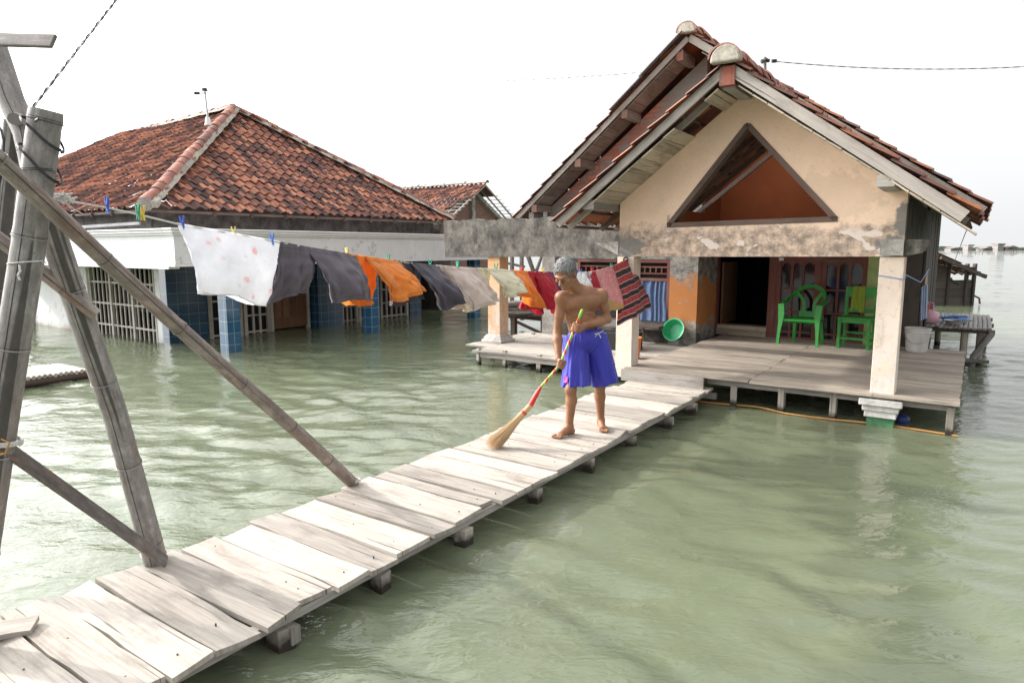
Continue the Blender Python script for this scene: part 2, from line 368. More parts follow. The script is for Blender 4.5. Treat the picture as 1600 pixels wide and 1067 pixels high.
M['greenbase'] = m_plain('worn_green_paint', (.05, .16, .07), .8, .35, 14, .3)
M['oldwhite'] = m_concrete('dirty_white_moulding', (.60, .58, .55), (.70, .68, .65), (.40, .37, .34))
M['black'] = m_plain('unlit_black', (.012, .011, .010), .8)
M['greymetal'] = m_plain('grey_metal_sheet', (.30, .30, .31), .45, .2, 6, .1, Metallic=.5)
M['blackwire'] = m_plain('black_wire', (.02, .02, .022), .5)
M['rope'] = m_plain('pale_rope', (.60, .58, .55), .8, .2, 90, .4)
M['greenplastic'] = m_plain('green_plastic', (.03, .25, .04), .36, .12, 8, 0)
M['greenpaint'] = m_plain('green_painted_wood', (.025, .22, .03), .45, .2, 14, .15)
M['basin'] = m_plain('sea_green_plastic', (.05, .40, .19), .4, .1, 6)
M['bucket'] = m_plain('dirty_white_plastic', (.52, .50, .47), .5, .16, 7, .05)
M['pinkplastic'] = m_plain('pink_plastic', (.60, .33, .38), .4, .1)
M['bluehose'] = m_plain('blue_hose', (.10, .25, .55), .4)
M['steel'] = m_plain('dull_steel', (.42, .42, .41), .35, .15, 12, 0, Metallic=.7)
M['redplastic'] = m_plain('red_plastic', (.62, .03, .02), .35, .08)
M['orangeplastic'] = m_plain('orange_plastic', (.75, .19, .03), .4, .08)
M['darkblue'] = m_plain('navy_plastic', (.03, .05, .20), .5)
M['yellowrope'] = m_plain('tan_rope', (.42, .21, .06), .8, .2, 60)
for nm, c in dict(blue=(.035, .10, .55), green=(.02, .30, .14), yellow=(.80, .56, .05), teal=(.03, .42, .30), red=(.70, .03, .03), lightyellow=(.80, .66, .22), skyblue=(.08, .22, .70)).items():
    M['peg_'+nm] = m_plain('peg_'+nm+'_plastic', c, .35, .05)

def m_cloth(name, col, pattern=None, trans=.35, rough=.9):
    g = G(name); uv = g.uv(); o = g.obj()
    c = g.mix(g.lin(g.noise(o, 7, 4), .3, .7), tuple(x*.88 for x in col), tuple(min(1, x*1.08) for x in col))
    if pattern: c = pattern(g, uv, c)
    we = g.noise(g.map(uv, (150, 150, 1)), 1, 2)
    nor = g.bump(g.ma('ADD', g.ma('MULTIPLY', we, .25), g.noise(o, 16, 4, .6, .6)), .35, .006)
    p = g.n('BsdfPrincipled', {'Base Color': c, 'Roughness': rough, 'Normal': nor, 'Sheen Weight': .15})
    t = g.n('BsdfTranslucent', {'Color': c, 'Normal': nor})
    mx = g.n('MixShader', {0: trans}); g.t.links.new(p.outputs[0], mx.inputs[1]); g.t.links.new(t.outputs[0], mx.inputs[2])
    g.t.links.new(mx.outputs[0], g.out.inputs[0]); return g.m
def pat_hem(g, uv, c):
    s = g.sep(uv); ln = lambda a, q, w: g.ma('LESS_THAN', g.ma('ABSOLUTE', g.ma('SUBTRACT', a, q)), w)
    l = g.ma('MAXIMUM', g.ma('MAXIMUM', ln(s[1], .925, .006), ln(s[1], .06, .006)), g.ma('MAXIMUM', ln(s[0], .52, .007), ln(s[0], .035, .010)))
    return g.mix(g.ma('MULTIPLY', l, .5), c, g.mix(1.0, c, (.35, .33, .33), 'MULTIPLY'))
def pat_flower(g, uv, c):
    v = g.map(uv, (8.0, 5.6, 1)); d = g.n('TexVoronoi', {'Vector': v, 'Scale': 1.0, 'Randomness': .8})
    n = g.noise(uv, 45, 3, .7)
    sel = g.ramp(g.sep(d.outputs['Color'])[0], [(.42, 0), (.44, 1)])
    m = g.ma('MULTIPLY', sel, g.ma('MULTIPLY', g.ramp(d.outputs['Distance'], [(.20, 1), (.34, 0)]), g.ramp(n, [(.42, 0), (.50, .75)])))
    l = g.ma('MULTIPLY', sel, g.ma('MULTIPLY', g.ramp(d.outputs['Distance'], [(.20, 0), (.22, 1), (.33, 1), (.38, 0)]), g.ramp(g.noise(uv, 20, 3), [(.52, 0), (.6, .45)])))
    return g.mix(m, g.mix(l, c, (.50, .62, .52)), (.80, .28, .25))
def pat_sarong(g, uv, c):
    s = g.sep(uv); w = lambda a, p, q, k: g.ramp(g.ma('FRACT', g.ma('MULTIPLY', a, p)), [(q, 0), (q+.015, 1), (q+k, 1), (q+k+.015, 0)])
    dk = g.ramp(g.ma('FRACT', g.ma('MULTIPLY', s[1], 5.0)), [(.48, 0), (.50, 1)])
    c = g.mix(dk, (.50, .065, .07), (.045, .022, .03))
    sub = g.ramp(g.ma('FRACT', g.ma('MULTIPLY', s[0], 9.0)), [(.70, 0), (.73, .5)])
    c = g.mix(sub, c, (.10, .035, .045))
    li = g.ma('MAXIMUM', w(s[1], 5.0, .45, .07), w(s[1], 5.0, .93, .05))
    return g.mix(li, c, (.66, .52, .46))
def pat_lace(g, uv, c):
    n = g.ramp(g.noise(g.map(uv, (16, 16, 1)), 1, 5, .7, 1.2), [(.53, 0), (.57, .8)])
    c = g.mix(n, c, (.55, .13, .16))
    b = g.ramp(g.ma('ADD', g.sep(uv)[1], g.ma('MULTIPLY', g.sep(uv)[0], -.25)), [(.69, 0), (.71, 1)])
    return g.mix(b, c, (.52, .34, .13))
def pat_denim(g, uv, c):
    n = g.noise(g.map(uv, (30, 3, 1)), 1, 5, .7)
    return g.mix(g.ramp(n, [(.45, 0), (.65, .6)]), c, (.22, .30, .45))
M['c_flower'] = m_cloth('flowered_white_cotton', (.80, .80, .83), pat_flower, .42)
M['c_grey'] = m_cloth('dark_grey_jersey', (.118, .098, .118), pat_hem, .12)
M['c_charcoal'] = m_cloth('charcoal_jersey', (.058, .050, .066), pat_hem, .1)
M['c_orange'] = m_cloth('orange_jersey', (.72, .25, .045), pat_hem, .35)
M['c_beige'] = m_cloth('beige_cotton', (.60, .50, .45), pat_hem, .35)
M['c_cream'] = m_cloth('cream_green_cotton', (.64, .60, .46), pat_hem, .3)
M['c_red'] = m_cloth('red_jersey', (.46, .014, .035), pat_hem, .25)
M['c_navy'] = m_cloth('navy_cotton', (.03, .045, .15), None, .2)
M['c_white'] = m_cloth('white_cotton', (.76, .76, .78), None, .3)
M['c_lace'] = m_cloth('pink_patterned_cotton', (.68, .37, .37), pat_lace, .3)
M['c_sarong'] = m_cloth('striped_sarong', (.50, .065, .07), pat_sarong, .25)
M['c_curtain'] = m_cloth('blue_curtain', (.085, .135, .27), pat_denim, .15)
M['c_yellowgreen'] = m_cloth('yellow_green_towel', (.26, .34, .035), None, .2)
M['c_paleblue'] = m_cloth('pale_blue_towel', (.45, .55, .72), None, .3)
M['c_shorts'] = m_cloth('royal_blue_satin', (.034, .034, .40), None, .08, .5)

g = G('tanned_skin'); o = g.obj(); n = g.noise(o, 6, 5, .6); n2 = g.noise(o, 110, 3, .6)
col = g.mix(g.ramp(n, [(.35, 0), (.65, 1)]), (.235, .108, .056), (.325, .158, .085))
M['skin'] = g.pbr(col, .5, g.bump(g.ma('ADD', g.ma('MULTIPLY', n2, .4), g.noise(o, 26, 4, .6)), .22, .005), Subsurface_Weight=.0, Specular_IOR_Level=.4)
g = G('grey_hair'); o = g.obj(); n = g.noise(g.map(o, (60, 60, 16), (0, 0, 0), (.3, .4, 0)), 1.6, 4, .7)
M['hair'] = g.pbr(g.ramp(n, [(.32, (.06, .058, .056)), (.66, (.36, .355, .35))]), .65, g.bump(n, .8, .006))
M['darkface'] = m_plain('dark_brow', (.12, .07, .05), .6)
g = G('broom_straw'); uv = g.uv(); n = g.noise(g.map(uv, (3, 120, 1)), 1, 4, .6)
M['straw'] = g.pbr(g.mix(g.rnd(), g.ramp(n, [(.3, (.36, .22, .10)), (.7, (.62, .43, .24))]), (.62, .45, .27)), .8)
g = G('wrapped_handle'); s = g.sep(g.uv())
st = g.ramp(g.ma('FRACT', g.ma('ADD', g.ma('MULTIPLY', s[0], 11.0), g.ma('MULTIPLY', s[1], 14.0))), [(.0, (.62, .05, .03)), (.38, (.62, .05, .03)), (.40, (.72, .60, .10)), (.56, (.72, .60, .10)), (.58, (.24, .46, .07)), (.98, (.24, .46, .07))], 'CONSTANT')
M['handle'] = g.pbr(st, .4)

# water: murky green body under a rippled mirror
g = G('murky_water'); P = g.geo()
n1 = g.noise(g.map(P, (1.0, 1.9, 1), (0, 0, 0), (0, 0, .45)), 3.2, 4, .55, .4); n2 = g.noise(g.map(P, (1, 2.0, 1), (3, 1, 0), (0, 0, .3)), 9.0, 3, .55, .5); n3 = g.noise(P, .35, 3)
col = g.mix(g.ramp(n3, [(.35, 0), (.65, 1)]), (.116, .137, .084), (.150, .171, .110))
h = g.ma('ADD', n1, g.ma('MULTIPLY', n2, .36))
M['water'] = g.pbr(col, .02, g.bump(h, .5, .03), IOR=1.33, Specular_IOR_Level=.7)
M['land'] = m_plain('far_bank_green', (.15, .17, .13), .9, .4, .05)
M['farwall'] = m_plain('far_house_wall', (.24, .225, .22), .9)
M['farroof'] = m_plain('far_house_roof', (.22, .175, .16), .9)
# ================================================================ clay tile slopes
def tile_slope(mb, P, U, D, inside, nu, nv, tw, tl, amp=.024, lift=.028, jit=.006, seg=6, i0=0):
    """P: top start corner; U across (unit), D down the slope (unit)."""
    P = np.asarray(P, float); U = nrm(U); D = nrm(D); N = nrm(np.cross(U, D))
    if N[2] < 0: N = -N
    prof = [amp*(1.0*math.sin(2*PI*k/seg)+.25*math.sin(4*PI*k/seg)) for k in range(seg+1)]
    for j in range(nv):
        ro = RS.randn()*.006
        for i in range(nu):
            if not inside((i+.5)*tw, (j+.5)*tl): continue
            ja, jb, tz = RS.randn()*jit, RS.randn()*jit*1.3, RS.randn()*jit*.8
            A = []; B = []; Bl = []
            for k in range(seg+1):
                x = (i+k/seg)*tw*1.0
                A.append(P+U*(x+ro)+D*(j*tl-.035+ja)+N*(prof[k]+tz*.5))
                q = P+U*(x+ro)+D*((j+1)*tl+ja+jb)+N*(prof[k]+lift+tz)
                B.append(q); Bl.append(q-N*.017)
            V = A+B+Bl; n = seg+1; F = []; UVs = []
            for k in range(seg):
                F.append([k, k+1, n+k+1, n+k]); UVs.append([(k/seg, 0), ((k+1)/seg, 0), ((k+1)/seg, 1), (k/seg, 1)])
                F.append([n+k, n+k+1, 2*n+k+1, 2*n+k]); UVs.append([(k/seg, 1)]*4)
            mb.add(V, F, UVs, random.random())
def ridge_caps(mb, A, B, rad, step, up=None, start_cap=False):
    A = np.asarray(A, float); B = np.asarray(B, float); L = np.linalg.norm(B-A); d = (B-A)/L
    side = nrm(np.cross(d, ZZ)); up = np.cross(side, d); n = max(1, int(round(L/step))); st = L/n
    for i in range(n):
        r0, r1 = rad*(1.06+RS.randn()*.02), rad*(.93+RS.randn()*.02); off = RS.randn(2)*.008
        V = []; F = []; sg = 10
        for (t, rr) in ((i*st-.02, r0), ((i+1)*st+.015, r1)):
            for k in range(sg+1):
                a = PI*k/sg-PI*.5
                V.append(A+d*t+side*(math.sin(a)*rr+off[0])+up*(math.cos(a)*rr*.85+off[1]))
        for k in range(sg): F.append([k, k+1, sg+2+k, sg+1+k])
        # open-end rim thickness
        b = len(V)
        for k in range(sg+1):
            a = PI*k/sg-PI*.5; rr = r0-.018
            V.append(A+d*(i*st-.02)+side*(math.sin(a)*rr+off[0])+up*(math.cos(a)*rr*.85+off[1]))
        for k in range(sg): F.append([k+1, k, b+k, b+k+1])
        mb.add(V, F, None, random.random())

DZ = .40   # porch deck height
# ================================================================ the front house
house = empty('stilt_house', W(1.4, 3.0, 0), 'peach gabled house with a triangular opening above its porch, clay tiled, standing in the flood', 'house')
def part(mb, name, mat, parent=None, **k): return mb.build(name, M[mat] if isinstance(mat, str) else mat, parent or house, **k)

# porch gable wall with the triangular opening and beam band (front face at v=0, 0.16 thick)
GA, GZ = 1.455, 3.52       # apex
op = [(.60, 2.085), (2.40, 2.115), (1.46, 3.17)]
def gz(u): return GZ-abs(u-GA)*(.77 if u < GA else .715)
outer = [(0.0, 1.74), (3.0, 1.765), (3.0, gz(3.0)), (GA, GZ), (0.0, gz(0.0))]
b = MB()
def wallpiece(pts, v0=0.0, t=.16): b.poly([W(p[0], v0, p[1]) for p in pts], HV, t, r=.5)
wallpiece([(0, 1.74), (3.0, 1.765), (3.0, 2.115), op[1], op[0], (0, 2.085)])
wallpiece([(0, 2.085), op[0], op[2], (op[2][0], gz(op[2][0])), (0.0, gz(0))])
wallpiece([op[1], (3.0, 2.115), (3.0, gz(3.0)), (op[2][0], gz(op[2][0])), op[2]])
part(b, 'gable_wall', 'peach')
# wooden frame of the opening, set 6 mm proud
b = MB()
def fr(p, q, w=.055):
    b.bar(W(p[0], .06, p[1]), W(q[0], .06, q[1]), .135, w, up=np.cross(nrm(W(q[0], 0, q[1])-W(p[0], 0, p[1])), HV), r=.5)
fr((.60, 2.105), (2.40, 2.135)); fr((.615, 2.10), (1.46, 3.14)); fr((2.385, 2.13), (1.47, 3.14))
b.hb(.60, .63, .0, .13, 2.12, 2.22)
part(b, 'opening_frame', 'darkwood')

# pillars
def pillar(u0, w, v0, d, z0, z1, mat, name='pillar', lab=None):
    b = MB(); b.hb(u0, u0+w, v0, v0+d, z0, z1, r=.5, w=True)
    return part(b, name, mat, bevel=.006, label=lab)
pillar(-.02, .215, .0, .21, .26, 1.74, 'pillar', lab='peach porch pillar with worn white foot')
pR = pillar(2.80, .215, .01, .22, .28, 1.76, 'pillar', lab='peach porch pillar on a white and green pedestal')
b = MB()
b.hb(2.715, 3.10, -.075, .30, .285, .355, r=.6, w=True); b.hb(2.745, 3.07, -.045, .27, .225, .285, r=.5, w=True); b.hb(2.765, 3.05, -.03, .25, .16, .225, r=.4, w=True)
part(b, 'pedestal', 'oldwhite', bevel=.008)
b = MB(); b.hb(2.79, 3.03, -.005, .235, -.5, .16, r=.5); part(b, 'pedestal_base', 'greenbase')
b = MB(); b.tube([W(2.795, .005, 1.58), W(3.02, .003, 1.545), W(3.022, .235, 1.56), W(2.793, .236, 1.575), W(2.795, .005, 1.58)], .004, 5); part(b, 'tied_string', 'bluehose')
pillar(-3.03, .24, 1.41, .25, .28, 1.70, 'pillarorange', lab='orange and white pillar under the black concrete beam')
b = MB(); b.hb(-3.11, -2.71, 1.33, 1.74, .303, .345, r=.6, w=True); b.hb(-3.085, -2.735, 1.36, 1.71, .345, .39, r=.6, w=True); b.hb(-3.06, -2.76, 1.38, 1.69, .39, .42, r=.6, w=True)
part(b, 'pedestal', 'oldwhite', bevel=.006)
# weathered concrete beam of the left wing + small corbels
b = MB()
N = 40
def beamtop(u): return 2.30+.015*math.sin(u*9)+.012*math.sin(u*23+1)
tops = [(-3.94+i*(4.0)/N) for i in range(N+1)]
b.poly([W(-3.91, 1.38, 1.685), W(.06, 1.38, 1.735)]+[W(t, 1.38, beamtop(t)) for t in tops[::-1]], HV, .20, r=.5)
part(b, 'concrete_beam', 'concrete')
b = MB()
b.poly([W(-.33, .02, 1.90), W(-.02, .02, 1.76), W(-.02, .02, 1.92), W(-.10, .02, 1.925)], HV, .14, r=.5)
part(b, 'corbel', 'concrete_lt')
b = MB()
b.poly([W(3.003, .02, 1.765), W(3.15, .02, 1.80), W(3.24, .02, 1.93), W(3.003, .02, 1.925)], HV, .16, r=.4)
part(b, 'corbel', 'concrete')
b = MB(); b.hb(2.80, 3.0, -.03, -.003, 1.775, 1.93, r=.3); part(b, 'corbel_block', 'concrete_lt')

# ---------------- porch roof (ridge along v at u=1.44)
RU, RZ = 1.44, 3.62; SL, SR = .765, .715; VF, VB = -.66, 2.95
dl = nrm(-HU-SL*ZZ); dr = nrm(HU-SR*ZZ)
lenL = 1.93/abs(dl@HU); lenR = 2.08/abs(dr@HU)
roof = MB(); TL = .262; TW = .235
tile_slope(roof, W(RU, VF-.07, RZ+.03), HV, dl, lambda x, y: True, 15, 10, TW, (lenL+.06)/10)
part(roof, 'porch_roof_tiles', 'tile_dark', label='clay tiles of the porch roof, slope falling to the left')
roof = MB(); tile_slope(roof, W(RU, VF-.05, RZ+.03), HV, dr, lambda x, y: True, 16, 10, TW, (lenR+.07)/10)
part(roof, 'porch_roof_tiles', 'tile_dark', label='clay tiles of the porch roof, slope falling to the right')
# laths and rafters under the tiles
b = MB(); b3 = MB()
for dd, ln in ((dl, lenL), (dr, lenR)):
    n_ = nrm(np.cross(HV, dd)); n_ = n_ if n_[2] > 0 else -n_
    for k in range(int(ln/TL)+1):
        p = W(RU, VF+.03, RZ-.03)+dd*(k*TL+.10); b.bar(p, p+HV*(2.9 if dd is dr else 3.3), .03, .022, up=n_)
    for k, vv in enumerate(np.arange(VF+.25, VB, .42)):
        if -.12 < vv < .28: continue
        p = W(RU, vv, RZ-.075); (b if vv > 0 else b3).bar(p, p+dd*(ln-.03), .05, .06, up=n_)
part(b, 'rafters', 'darkwood'); part(b3, 'eave_rafters', 'paleboard')
# bargeboards on the front verge
b = MB()
b.bar(W(RU-.015, VF, RZ-.04), W(RU, VF, RZ-.04)+dl*(lenL-.02), .032, .085, up=np.cross(dl, HV)); part(b, 'bargeboard', 'paleboard')
b = MB()
b.bar(W(RU+.03, VF, RZ-.055), W(RU, VF, RZ-.055)+dr*(lenR-.05), .032, .105, up=np.cross(dr, HV)); part(b, 'bargeboard', 'paleboard')
# soffit boards between bargeboard and wall (left: down to the wall corner, then bare rafters)
def soffit(mb, dd, t0, t1, wb, v0, v1, drop, gapat=()):
    n_ = nrm(np.cross(HV, dd)); n_ = n_ if n_[2] > 0 else -n_; t = t0; i = 0
    while t < t1:
        w_ = wb*(1+RS.randn()*.12)
        if i not in gapat:
            c = W(RU, (v0+v1)/2, RZ-drop)+dd*(t+w_/2)
            mb.box(c, HV, dd, n_, v1-v0, w_-.006, .014, jit=.002)
        t += w_; i += 1
b = MB(); soffit(b, dl, .12, 1.78, .17, VF+.02, -.002, .135, (1, 2)); part(b, 'soffit_boards', 'soffit')
b = MB(); soffit(b, dr, .12, lenR-.08, .17, VF+.02, -.002, .135, ()); part(b, 'soffit_boards', 'soffit')
# purlin ends
b = MB(); b.hb(RU-.075, RU+.075, VF-.03, VF+.05, RZ-.20, RZ-.02, r=.6); part(b, 'ridge_purlin_end', 'redcap')
b = MB(); b.hb(RU-.06, RU+.06, VF+.05, -.005, RZ-.22, RZ-.10); part(b, 'ridge_purlin', 'beamwood')
b = MB(); b.hb(2.80, 2.94, VF+.03, .05, 2.385, 2.49); part(b, 'purlin', 'beamwood')
b = MB(); b.hb(-.16, -.02, VF+.02, .05, 2.28, 2.38); part(b, 'purlin', 'beamwood')
# ridge caps with mortar-closed end
b = MB(); ridge_caps(b, W(RU, VF-.10, RZ+.03), W(RU, 1.9, RZ+.03), .15, .30); part(b, 'ridge_cap', 'ridge', smooth='angle')
b = MB(); b.poly([W(RU+.148*math.cos(a), VF-.125, RZ+.0+.165*math.sin(a)**.8) for a in np.linspace(0, PI, 17)], HV, .10); part(b, 'ridge_end_mortar', 'mortar', bevel=.018)

# ---------------- main roof behind (ridge along v at u=0)
QU, QZ = -.13, 4.90; QF, QB = 2.42, 8.0; S2L, S2R = .835, .69
el = nrm(-HU-S2L*ZZ); er = nrm(HU-S2R*ZZ); lnL = 3.05/abs(el@HU); lnR = 3.78/abs(er@HU)
roof = MB(); tile_slope(roof, W(QU, QF-.06, QZ+.03), HV, el, lambda x, y: True, 24, 15, TW, (lnL+.05)/15, seg=5); part(roof, 'main_roof_tiles', 'tile_dark', label='clay tiles of the main roof, slope falling to the left')
roof = MB(); tile_slope(roof, W(QU, QF-.05, QZ+.05), HV, er, lambda x, y: True, 24, 18, TW, (lnR+.02)/18, seg=5); part(roof, 'main_roof_tiles', 'tile_dark', label='clay tiles of the main roof, slope falling to the right')
b = MB(); b.bar(W(QU, QF, QZ-.035), W(QU, QF, QZ-.035)+el*(lnL-.05), .03, .075, up=np.cross(el, HV)); part(b, 'bargeboard', 'paleboard')
b = MB(); b.bar(W(QU+.02, QF, QZ-.03), W(QU, QF, QZ-.03)+er*(lnR-.04), .03, .10, up=np.cross(er, HV)); part(b, 'bargeboard', 'paleboard')
RU0, RZ0 = RU, RZ; RU, RZ = QU, QZ
b = MB(); soffit(b, el, .10, lnL-.45, .20, QF+.02, 2.93, .11, ()); part(b, 'soffit_boards', 'darksoffit')
b = MB(); soffit(b, er, .25, lnR-.25, .20, QF+.02, 2.93, .11, ()); part(b, 'soffit_boards', 'darksoffit')
RU, RZ = RU0, RZ0
b = MB()
for k, t in enumerate((.15, 1.28, 2.35, 3.45)):
    p = W(QU, QF+.03, QZ-.17)+el*t; b = MB()
    b.box(p+HV*.24, HV, HU, ZZ, .48, .10, .12); part(b, 'purlin', 'darksoffit')
for k, t in enumerate((.15, 1.28, 2.35, 3.45)): b = MB(); b.box(W(QU, QF+.012, QZ-.17)+el*t, HV, HU, ZZ, .03, .104, .124); part(b, 'purlin_end', 'redcap' if k == 0 else 'rustwood')
b = MB(); b.box(W(-2.85, 2.68, 2.40), HV, HU, ZZ, .48, .10, .10); b.bar(W(-2.85, 2.90, 2.15), W(-2.6, 2.5, 2.42), .07, .09)
part(b, 'eave_bracket', 'beamwood')
b = MB(); ridge_caps(b, W(QU, QF-.08, QZ+.05), W(QU, QB, QZ+.05), .145, .33); part(b, 'ridge_cap', 'ridge', smooth='angle')
b = MB(); b.poly([W(QU+.14*math.cos(a), QF-.10, QZ+.02+.17*math.sin(a)**.8) for a in np.linspace(0, PI, 17)], HV, .10); part(b, 'ridge_end_mortar', 'mortar', bevel=.018)
b = MB(); nn = nrm(np.cross(HV, el)); nn = nn if nn[2] > 0 else -nn
b.box(W(QU, QF+.24, QZ+.10)+el*.50, HV, el, nn, .75, .85, .012); b.box(W(QU, QF+.26, QZ+.085)+el*1.22, HV, el, nn, .75, .70, .012)
part(b, 'metal_patch', 'greymetal')

# ---------------- walls
def gtop(u): return min(QZ-.15-(QU-u)*S2L, 9) if u < QU else QZ-.15-(u-QU)*S2R
b = MB(); b.poly([W(-2.86, 2.93, -.5), W(-.003, 2.93, -.5), W(-.003, 2.93, QZ-.17), W(-2.86, 2.93, gtop(-2.86))], HV, .14, r=.5)
brickwall = part(b, 'brick_gable_wall', 'brickgable')
b = MB(); b.poly([W(.0, 3.84, 1.72), W(2.95, 3.84, 1.72), W(2.95, 3.84, 2.62), W(.0, 3.84, gtop(.03)-.10)], HV, .14, r=.5); part(b, 'attic_wall', 'orangeplain')
b = MB(); b.hb(-2.86, 0.0, 2.875, 2.926, 1.805, 1.86); part(b, 'wall_plate', 'beamwood')
b = MB(); b.hb(.0, .12, .165, 2.92, 1.745, 2.37); part(b, 'attic_side_wall', 'orangeplain')
# lower facing: orange strip, worn orange pier, side return
b = MB()
b.hb(-2.35, -.46, 2.85, 2.927, 1.66, 1.80, r=.5, w=True)
b.hb(-.46, .0, 2.85, 2.927, .3, 1.80, r=.5, w=True); part(b, 'orange_wall', 'orange')
b = MB(); b.hb(-2.86, -2.60, 2.83, 2.927, .3, 1.80, r=.5); part(b, 'wall_pier', 'concrete_lt')
b = MB(); b.hb(-.04, .0, 2.93, 3.80, .3, 1.80, r=.5, w=True); part(b, 'return_wall', 'orange'); b = MB(); b.hb(-.05, -.004, 3.075, 3.98, 1.80, 4.55); b.hb(-.05, -.004, 3.81, 3.98, 1.70, 1.797); part(b, 'attic_side_wall', 'orangeplain'); b = MB(); b.hb(2.88, 3.0, .165, 3.83, 1.80, 2.35); part(b, 'eave_wall', 'darkplaster')
b = MB(); b.hb(-2.60, .03, 2.87, 2.927, .3, .50, r=.5); part(b, 'wall_foot', 'darkplaster')
# windows of the left wing
def window(u0, u1, z0, z1, curtain):
    b = MB(); zt = z1-.30
    for (a0, a1, c0, c1) in ((u0, u1, z1-.05, z1), (u0, u1, zt-.045, zt), (u0, u0+.05, zt, z1-.05), (u1-.05, u1, zt, z1-.05), (u0, u0+.05, z0, zt-.045), (u1-.05, u1, z0, zt-.045)): b.hb(a0, a1, 2.855, 2.924, c0, c1)
    zm = (zt+z1-.05)/2
    for zz_ in (zm-.05, zm+.055): b.hb(u0+.05, u1-.05, 2.873, 2.903, zz_-.012, zz_+.012)
    n = int((u1-u0)/.11)
    for k in range(1, n): uu = u0+.05+(u1-u0-.1)*k/n; b.hb(uu-.01, uu+.01, 2.87, 2.90, zm-.038, zm+.043)
    w = part(b, 'window', 'redwood')
    b = MB(); b.hb(u0+.03, u1-.03, 2.912, 2.925, z0, z1-.02); part(b, 'window_glass', 'black', w)
    if curtain:
        b = MB()
        def cf(s, t):
            uu = u0+.03+(u1-u0-.06)*s; return W(uu, 2.868-.012*math.sin(s*34+.9*math.sin(t*5)+2*math.sin(s*9))-.03*t*t, zt-.05-(zt-.05-z0)*t)
        b.grid(cf, 60, 14, uvf=lambda s, t: (s, t)); part(b, 'curtain', 'c_curtain', w, smooth=True)
window(-1.05, -.46, .66, 1.655, True); window(-2.15, -1.30, .66, 1.655, False)
b = MB(); b.hb(-1.15, -.48, 2.50, 2.84, .575, .61); b.hb(-.80, -.76, 2.55, 2.6, .36, .575); b.hb(-1.1, -1.05, 2.55, 2.6, .36, .575); bench = tag(b.build('bench', M['darkwood']), 'low dark wooden bench below the blue curtained window', 'bench')
class MBd(MB):      # the door wall stands 0.48 m deeper
    def hb(s, u0, u1, v0, v1, z0, z1, r=None, jit=0.0, m=0, w=False): MB.hb(s, u0-.14, u1-.14, v0+.48, v1+.48, z0, z1, r, jit, m, w)
def Wd(a, b, z): return W(a-.14, b+.48, z)
# door wall: dark interior recess, door jambs, threshold, glazed doors
b = MBd(); b.hb(.08, .165, 3.30, 3.42, .38, 1.80); b.hb(.985, 1.10, 3.30, 3.42, .38, 1.80); b.hb(.165, .985, 3.30, 3.42, 1.70, 1.80); df = part(b, 'door_frame', 'redwood')
b = MBd(); b.hb(.17, .98, 3.34, 3.60, .40, .56); b.hb(.17, .98, 3.30, 3.339, .40, .50); part(b, 'threshold', 'stepwood', df)
b = MBd(); b.bar(Wd(.20, 3.45, 1.08), Wd(.20, 4.25, 1.08), .035, 1.05); part(b, 'open_door', 'brownwood', df)
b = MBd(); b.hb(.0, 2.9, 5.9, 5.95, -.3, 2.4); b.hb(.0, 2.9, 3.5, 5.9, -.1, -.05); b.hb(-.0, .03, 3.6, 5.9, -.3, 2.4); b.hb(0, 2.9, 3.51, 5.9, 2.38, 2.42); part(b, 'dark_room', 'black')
def arch(mb, u0, u1, z0, z1, sp, v0, v1, nseg=8):
    """frame around one arched pane between u0..u1 (outer) with pane arch top"""
    return
fd = MBd(); FU0, FU1 = 1.10, 2.40; v0, v1 = 3.31, 3.36
fd.hb(FU0, FU1, v0, v1, 1.635, 1.765, r=.5); fd.hb(FU0, FU1, v0, v1, .40, .44, r=.5)
leafs = [(FU0, 1.735), (1.765, FU1)]; panes = []
fd.hb(1.735, 1.765, v0-.01, v1, .44, 1.635, r=.4)
for (a, c) in leafs:
    inn = [a+.07, c-.07]; w3 = (inn[1]-inn[0])/3
    fd.hb(a, a+.07, v0, v1, .44, 1.635, r=.5); fd.hb(c-.07, c, v0, v1, .44, 1.635, r=.5)
    for k in (1, 2): x = inn[0]+w3*k; fd.hb(x-.017, x+.017, v0+.004, v1, .44, 1.635, r=.5)
    for zz_ in (.515, .84, 1.20):
        for k in range(3):
            fd.hb(inn[0]+w3*k+.018, inn[0]+w3*(k+1)-.018, v0+.006, v1, zz_-.014, zz_+.014, r=.5)
    for k in range(3):   # arched heads
        x0, x1 = inn[0]+w3*k+.017, inn[0]+w3*(k+1)-.017; rr = (x1-x0)/2; xc = (x0+x1)/2
        if k == 0: x0 -= .017
        if k == 2: x1 += .017
        pts = [Wd(x1, v0+.002, 1.635), Wd(x0, v0+.002, 1.635)]
        pts += [Wd(xc-rr*math.cos(PI*q/10), v0+.002, 1.545+rr*1.05*math.sin(PI*q/10)) for q in range(11)]
        fd.poly(pts, HV, .045, r=.5)
fdo = part(fd, 'glazed_doors', 'redwood')
b = MBd(); b.hb(FU0+.05, FU1-.05, v1-.018, v1-.012, .42, 1.70); part(b, 'door_glass', 'glass', fdo)
b = MBd(); b.hb(1.125, 1.195, v0-.003, v0-.001, 1.645, 1.69); part(b, 'paper_sticker', 'whitetrim', fdo)
b = MBd(); b.hb(2.40, 2.62, 3.29, 3.40, .3, 1.80, r=.5); part(b, 'green_pier', 'greenplaster')
b = MBd(); b.hb(2.62, 3.092, 3.33, 3.42, .0, 2.5, r=.5); part(b, 'corner_wall', 'nearblackwood'); b = MBd(); b.hb(.08, 2.95, 3.29, 3.36, 1.80, 1.86); part(b, 'door_wall', 'orange')
